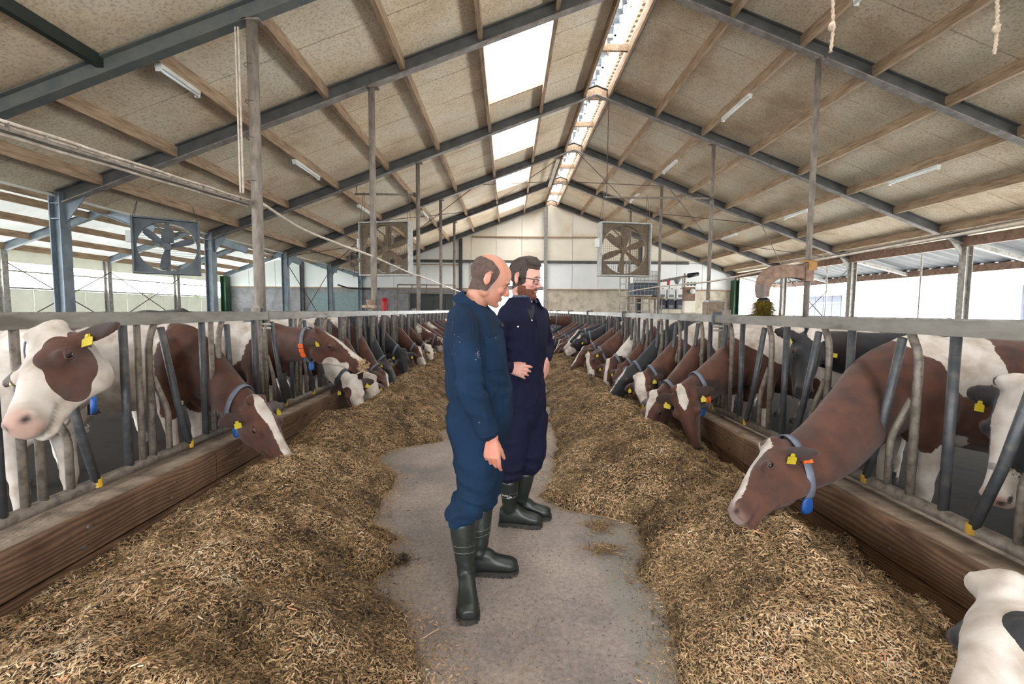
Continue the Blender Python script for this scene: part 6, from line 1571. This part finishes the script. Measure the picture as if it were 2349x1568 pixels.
for dx, lb in ((-.135, 'thin cable clipped to the outside of the near left pole'), (-.175, 'second cable running down the near left pole to the tray')):
    line('cable', [(-3.62+dx, 6.6, zb(-3.8)-.08), (-3.62+dx, 6.6, 4.9), (-3.62+dx, 6.6, 4.2), (-3.62+dx, 6.6, 3.5), (-3.62+dx, 6.6, 3.12)], .014, 'cable_white', lb, 'cable')
e = empty('strap_set', (-3.62, 6.7, 0), label='wire straps tied around the near left pole', cat='strap')
for z in (3.3, 3.9, 4.4, 4.9): m = MB(); m.tube([(math.cos(t)*.085-.03, math.sin(t)*.09, z) for t in np.linspace(0, 2*PI, 14)], .005, 5, caps=False); m.build('strap', 'wire_rust', e)
line('water_hose', [(-3.55, 6.72, 3.0), atY(690, 523, 7.8), atY(780, 560, 8.7), atY(852, 587, 9.2), atY(948, 629, 12.9), atY(965, 633, 13.8), atY(1010, 651, 18.3), atY(1043, 664, 23), atY(1066, 672, 27.5)], .022, 'cable_white', 'long pale hose running from the left poles to the end wall', 'hose')
line('water_pipe', [atY(2420, 498, 5.3), atY(2100, 556, 7.1), atY(1856, 600, 9.25), atY(1760, 619, 11), atY(1624, 646, 13.8), atY(1512, 657, 18.4), atY(1443, 668, 23), atY(1425, 671, 27)], .024, 'cable_white', 'long pale pipe running along the right poles', 'pipe')
line('power_cable', [atY(2420, 488, 5.3), atY(2100, 549, 7.1), atY(1856, 595, 9.2)], .012, 'dusty_pipe', 'thin dark cable above the pale pipe on the right', 'cable')
line('black_hose', [atY(776, 653, 23.2), atY(800, 660, 24.5), atY(830, 662, 26), atY(870, 662, 27.5)], .04, 'plastic_black', 'black hose sagging above the grey end wall on the left', 'hose')
# coil of twine at the first left pole
c = atY(811, 592, 9.15); e = empty('wire_coil', tuple(c), label='tangled coil of old wire hanging on the hose left of the facing fan', cat='coil')
r_ = random.Random(8)
for k in range(9):
    m = MB(); rx, rz_ = r_.uniform(.05, .1), r_.uniform(.09, .15); ph = r_.uniform(-.4, .4)
    m.tube([(rx*math.cos(t)+ph*.1, .03*math.sin(t*2+k), rz_*math.sin(t)-.03) for t in np.linspace(0, 2*PI, 18)], .006, 5, caps=False); m.build('loop', 'wire_rust', e)
m = MB(); m.tube([(0, 0, -.1), (.01, 0, -.25), (0, .0, -.38)], .007, 5); m.build('loose_end', 'wire_rust', e)
# ropes at the top right
for px, yb_, lb in ((1905, 120, 'frayed knotted rope hanging at the top, left of two'), (2280, 126, 'frayed knotted rope hanging at the top near the right edge')):
    b = atY(px, yb_, 5.0); e = empty('rope', (b.x, b.y, b.z), label=lb, cat='rope', group='ropes hanging from the roof')
    H_ = (zb(b.x)+.28)-b.z
    for j in range(3):
        m = MB(); n = 60; q = []
        for k in range(n):
            z = H_*k/(n-1); a = z*55+j*2.09; w_ = .012+(.012 if abs(z-.26) < .04 else 0); q.append((math.cos(a)*w_+.012*math.sin(z*7), math.sin(a)*w_, z))
        m.tube(q, .011, 6); m.build('strand', 'rope_fibre', e, True)
    m = MB(); ellips(m, (0, 0, .26), XYZ, (.035, .035, .05)); m.build('knot', 'rope_fibre', e, True)
# cow brush
mat('bristle', srgb(176, 150, 62), srgb(120, 104, 44), srgb(150, 128, 52), rough=.8, scale=30)
B0 = atY(1750, 712, 9.2); e = empty('cow_brush', (B0.x, B0.y, 0), label='round yellow bristled cow brush under a curved brown arm', cat='brush')
R_ = vv(B0.x, B0.y, 0)
m = MB(); m.lathe([(.10, 1.15), (.12, 1.2), (.12, 1.75), (.06, 1.8)], 16); m.build('core', 'plastic_black', e, True, True)
m = MB(); r_ = random.Random(4)
for k in range(9000):
    a = r_.uniform(0, 2*PI); z = r_.uniform(1.02, 1.74); R0 = .37-.16*max(0, (z-1.5)/.24); u_ = vv(math.cos(a), math.sin(a), 0); s_ = vv(-u_.y, u_.x, 0)
    tip = u_*(R0+r_.uniform(-.03, .02))+vv(0, 0, z+r_.uniform(-.05, .05)-.03)+s_*r_.uniform(-.03, .03); b = u_*.1+vv(0, 0, z)
    m.add([b+s_*.006, b-s_*.006, tip-s_*.004, tip+s_*.004], [(0, 1, 2, 3)])
o = m.build('bristles', 'bristle', e); o['kind'] = 'stuff'
pw_ = vv(6.02, 9.22, 2.28)-R_
arm = [(vv(-.02, 0, 1.80), .085), (vv(-.03, 0, 1.98), .11), (vv(.02, 0, 2.14), .13), (vv(.15, 0, 2.27), .14), (vv(.35, 0, 2.32), .13), (vv(.6, 0, 2.31), .12), (vv(.86, 0, 2.27), .12)]
m = MB(); ra = spline([tuple(p)+(r,) for p, r in arm], 4); vs = []
for i, q in enumerate(ra):
    dd = Vector(ra[min(i+1, len(ra)-1)][:3])-Vector(ra[max(i-1, 0)][:3]); dd.normalize(); nn = vv(-dd.z, 0, dd.x)
    for a, b in ((-1, -1), (1, -1), (1, 1), (-1, 1)): vs.append(Vector(q[:3])+nn*(a*q[3])+vv(0, b*.09, 0))
L_ = len(ra); m.add(vs, [(4*i+j, 4*i+(j+1) % 4, 4*i+4+(j+1) % 4, 4*i+4+j) for i in range(L_-1) for j in range(4)]+[(3, 2, 1, 0), tuple(4*(L_-1)+j for j in range(4))]); m.build('arm', 'grimy_brown', e)
m = MB(); m.lathe([(.07, 1.78), (.09, 1.82), (.09, 2.02), (.05, 2.06)], 12, (-.08, -.05, 0)); m.build('motor', 'dusty_pipe', e, True, True)
m = MB(); m.box((.76, -.12, 2.12), (.92, .02, 2.46)); m.build('bracket', 'grimy_brown', e)
mat('clamp_yellow', srgb(176, 128, 70), srgb(140, 100, 56), rough=.6)
m = MB(); m.box((.80, -.15, 2.34), (.96, -.10, 2.5)); m.box((.70, -.14, 2.50), (1.02, .02, 2.53)); m.build('clamp', 'clamp_yellow', e)
# ---- equipment at the far right
YQ = 24.0
def box_px(m, x0, y0, x1, y1, Y, dep):
    a, b = atY(x0, y1, Y), atY(x1, y0, Y); m.box((a.x, Y, a.z), (b.x, Y+dep, b.z)); return m
e = empty('liquid_tank', (0, 0, 0), label='white caged liquid tank with dark contents on a high wooden shelf', cat='tank')
box_px(MB(), 1453, 624, 1513, 648, YQ, 1.0).build('tank_body', 'plastic_white', e)
mat('tank_liquid', srgb(72, 84, 100), srgb(60, 72, 88), rough=.5)
box_px(MB(), 1453, 648.2, 1513, 675, YQ, 1.0).build('liquid_level', 'tank_liquid', e)
a, b = atY(1452, 676, YQ-.03), atY(1514, 622, YQ-.03)
for k in range(8): m = MB(); x = a.x+(b.x-a.x)*k/7; m.tube([(x, YQ-.03, a.z), (x, YQ-.03, b.z)], .014, 6); m.build('cage_bar', 'galvanised', e)
for k in range(6): m = MB(); z = a.z+(b.z-a.z)*k/5; m.tube([(a.x, YQ-.05, z), (b.x, YQ-.05, z)], .014, 6); m.build('cage_bar', 'galvanised', e)
for k in range(3):
    m = MB(); x = a.x+.05+(b.x-a.x-.35)*k/2; m.box((x, YQ, a.z-.1), (x+.25, YQ+.9, a.z+.0)); m.build('pallet_foot', 'plastic_black', e)
e = empty('shelf', (0, 0, 0), label='wooden plank shelf on steel legs carrying the liquid tank', cat='shelf'); a, b = atY(1448, 681, YQ), atY(1520, 681, YQ); zt_ = atY(1453, 676, YQ).z-.11
m = MB(); m.box((a.x, YQ-.2, zt_-.09), (b.x, YQ+1.1, zt_)); m.build('shelf_board', 'purlin_wood', e)
for x in (a.x+.08, b.x-.08):
    for y in (YQ-.1, YQ+1.0): m = MB(); m.tube([(x, y, 0), (x, y, zt_-.09)], .04, 8); m.build('leg', 'galvanised', e, True)
rk = empty('rack', (0, 0, 0), label='galvanised rack holding two rows of grey canisters', cat='rack')
zz = [atY(1540, 684, YQ).z, atY(1540, 708, YQ).z]; a, b = atY(1508, 690, YQ), atY(1572, 690, YQ)
for z in zz: m = MB(); m.box((a.x, YQ-.05, z-.05), (b.x, YQ+.4, z)); m.build('shelf_board', 'galvanised', rk)
for x in (a.x, b.x-.05, (a.x+b.x)/2): m = MB(); m.box((x, YQ+.4, 0), (x+.05, YQ+.45, 3.3)); m.build('upright', 'galvanised', rk)
for r0, z in enumerate(zz):
    for k in range(3):
        x = a.x+.08+k*.47
        c = empty('canister', (x+.19, YQ+.15, z), label=f"{('left', 'middle', 'right')[k]} canister on the {('upper', 'lower')[r0]} level of the rack", cat='canister', group='grey canisters on the rack')
        m = MB(); m.prism([(-.18, 0), (.18, 0), (.19, .05), (.19, .42), (.14, .5), (-.12, .5), (-.19, .42), (-.19, .05)], (0, .26, 0), (0, -.13, 0)); m.build('canister_body', 'plastic_white' if r0 == 0 else 'grey_door', c)
        m = MB(); m.lathe([(.035, 0), (.035, .05)], 10, (.06, 0, .49)); m.build('cap', 'red_paint', c)
        m = MB(); m.box((-.12, -.14, .05), (.12, -.132, .2)); m.build('liquid_level', 'plastic_grey', c)
e = empty('milking_machine', (0, 0, 0), label='overhead motor arm and control post of the milking machine by the end wall', cat='machine')
a, b = atY(1512, 645, 22.5), atY(1585, 632, 22.5)
m = MB(); m.tube([a, b], .06, 8); m.build('arm', 'dusty_pipe', e, True)
a2, b2 = atY(1578, 632, 22.4), atY(1602, 628, 22.4); m = MB(); m.tube([a2, b2], .11, 12, rs=[.11, .09]); m.build('motor', 'plastic_black', e, True)
box_px(MB(), 1570, 658, 1595, 690, 22.5, .3).build('cabinet', 'grimy_brown', e)
box_px(MB(), 1570, 690, 1595, 716, 22.5, .3).build('panel', 'panel_wall_cream', e)
m = MB(); q = atY(1573, 640, 22.7); m.tube([(q.x, 22.85, 0), (q.x, 22.85, 3.4)], .05, 8); m.build('mast', 'galvanised', e, True)
m = MB(); ellips(m, atY(1589, 668, 22.35), XYZ, (.13, .1, .14)); m.build('meter', 'plastic_white', e, True)
for k in range(3): m = MB(); ellips(m, atY(1578+k*8, 651, 22.4), XYZ, (.08, .08, .1), 10, 7); m.build('valve', 'dusty_pipe', e, True)
m = MB(); m.lathe([(.02, 0), (.18, .3), (.18, .34)], 12, tuple(atY(1553, 655, 22.4)), (0, 0, 1)); m.build('funnel', 'plastic_grey', e, True)
m = MB(); q = atY(1532, 655, 22.4); m.lathe([(.05, 0), (.05, .25)], 8, tuple(q)); m.build('red_valve', 'red_paint', e, True)
e = empty('ladder', (0, 0, 0), label='narrow steel ladder standing between the right fan and the tank', cat='ladder'); a, b = atY(1421, 700, 23.5), atY(1431, 700, 23.5); bx = [a.x, b.x+.08]
for x in bx: m = MB(); m.tube([(x, 23.5, 0), (x, 23.5, 4.0)], .03, 8); m.build('rail', 'galvanised', e, True)
for k in range(12): m = MB(); m.tube([(bx[0], 23.5, .4+k*.31), (bx[1], 23.5, .4+k*.31)], .015, 6); m.build('rung', 'galvanised', e, True)
gt = empty('gate', (0, 0, 0), label='galvanised tubular gate in front of the tank shelf', cat='gate')
for x0, x1 in ((1456, 1462), (1474, 1480), (1490, 1496)):
    a, b = atY(x0, 685, 22.0), atY(x1, 716, 22.0); m = MB(); m.tube([(a.x, 22, 0), (a.x, 22, a.z+.1)], .045, 8); m.build('upright', 'galvanised', gt, True)
a, b = atY(1440, 684, 22.0), atY(1496, 678, 22.0)
for dz in (0, -.35, -.75): m = MB(); m.tube([(a.x, 22, b.z+dz), (b.x, 22, b.z+dz)], .03, 8); m.build('rail', 'galvanised', gt, True)
# ---- far left details
q = atY(882, 699, 26.5); e = empty('pressure_tank', (q.x, 26.5, 0), label='red cylindrical tank standing by the grey end wall', cat='tank')
m = MB(); m.lathe([(.06, 1.2), (.17, 1.25), (.19, 1.35), (.19, 2.0), (.15, 2.12), (.05, 2.16)], 18); m.build('tank_body', 'red_paint', e, True)
m = MB(); m.lathe([(.015, 2.15), (.015, 2.5)], 8); m.build('valve_pipe', 'galvanised', e)
m = MB(); m.box((-.2, -.15, 0), (.2, .15, 1.2)); m.build('stand', 'plastic_grey', e)
e = empty('pipe_frame', (0, 26.2, 0), label='thin pipe frame in front of the dark green door', cat='frame')
x0, x1 = atY(912, 655, 26.2).x, atY(1045, 655, 26.2).x
for z in (2.9, 2.42): m = MB(); m.tube([(x0, 0, z), (x1, 0, z)], .03, 8); m.build('rail', 'dusty_pipe', e, True)
for k in range(5): m = MB(); x = x0+(x1-x0)*k/4; m.tube([(x, 0, 0 if k in (0, 4) else 2.42), (x, 0, 2.9)], .03, 8); m.build('upright', 'dusty_pipe', e, True)
# small things set on the left barrier
q = vv(BL-.09, 8.45, 1.52); e = empty('wooden_block', tuple(q-vv(.02, -.0, 0)), label='short wooden block lying on a barrier post on the left', cat='block'); m = MB(); m.box((-.12, -.1, 0), (.10, .08, .05)); m.build('block', 'purlin_wood', e)
e = empty('clay_pot', (q.x-.02, q.y, q.z+.05), label='small reddish pot on the wooden block on the left barrier', cat='pot'); m = MB(); m.lathe([(.05, 0), (.06, .07), (.075, .07), (.075, .1), (.06, .1)], 14); m.build('pot', 'grimy_brown', e, True, True)
# bollard posts behind the rail at right
for x, y, lb in ((4.6, 10.2, 'pale square concrete post behind the right barrier near its second joint'),):
    e = empty('concrete_post', (x, y, 0), label=lb, cat='post'); m = MB(); m.box((-.17, -.17, 0), (.17, .17, 1.72)); m.build('pole', 'kerb_concrete', e); m = MB(); m.box((-.19, -.19, 1.72), (.19, .19, 1.75)); m.build('cap', 'galvanised', e)
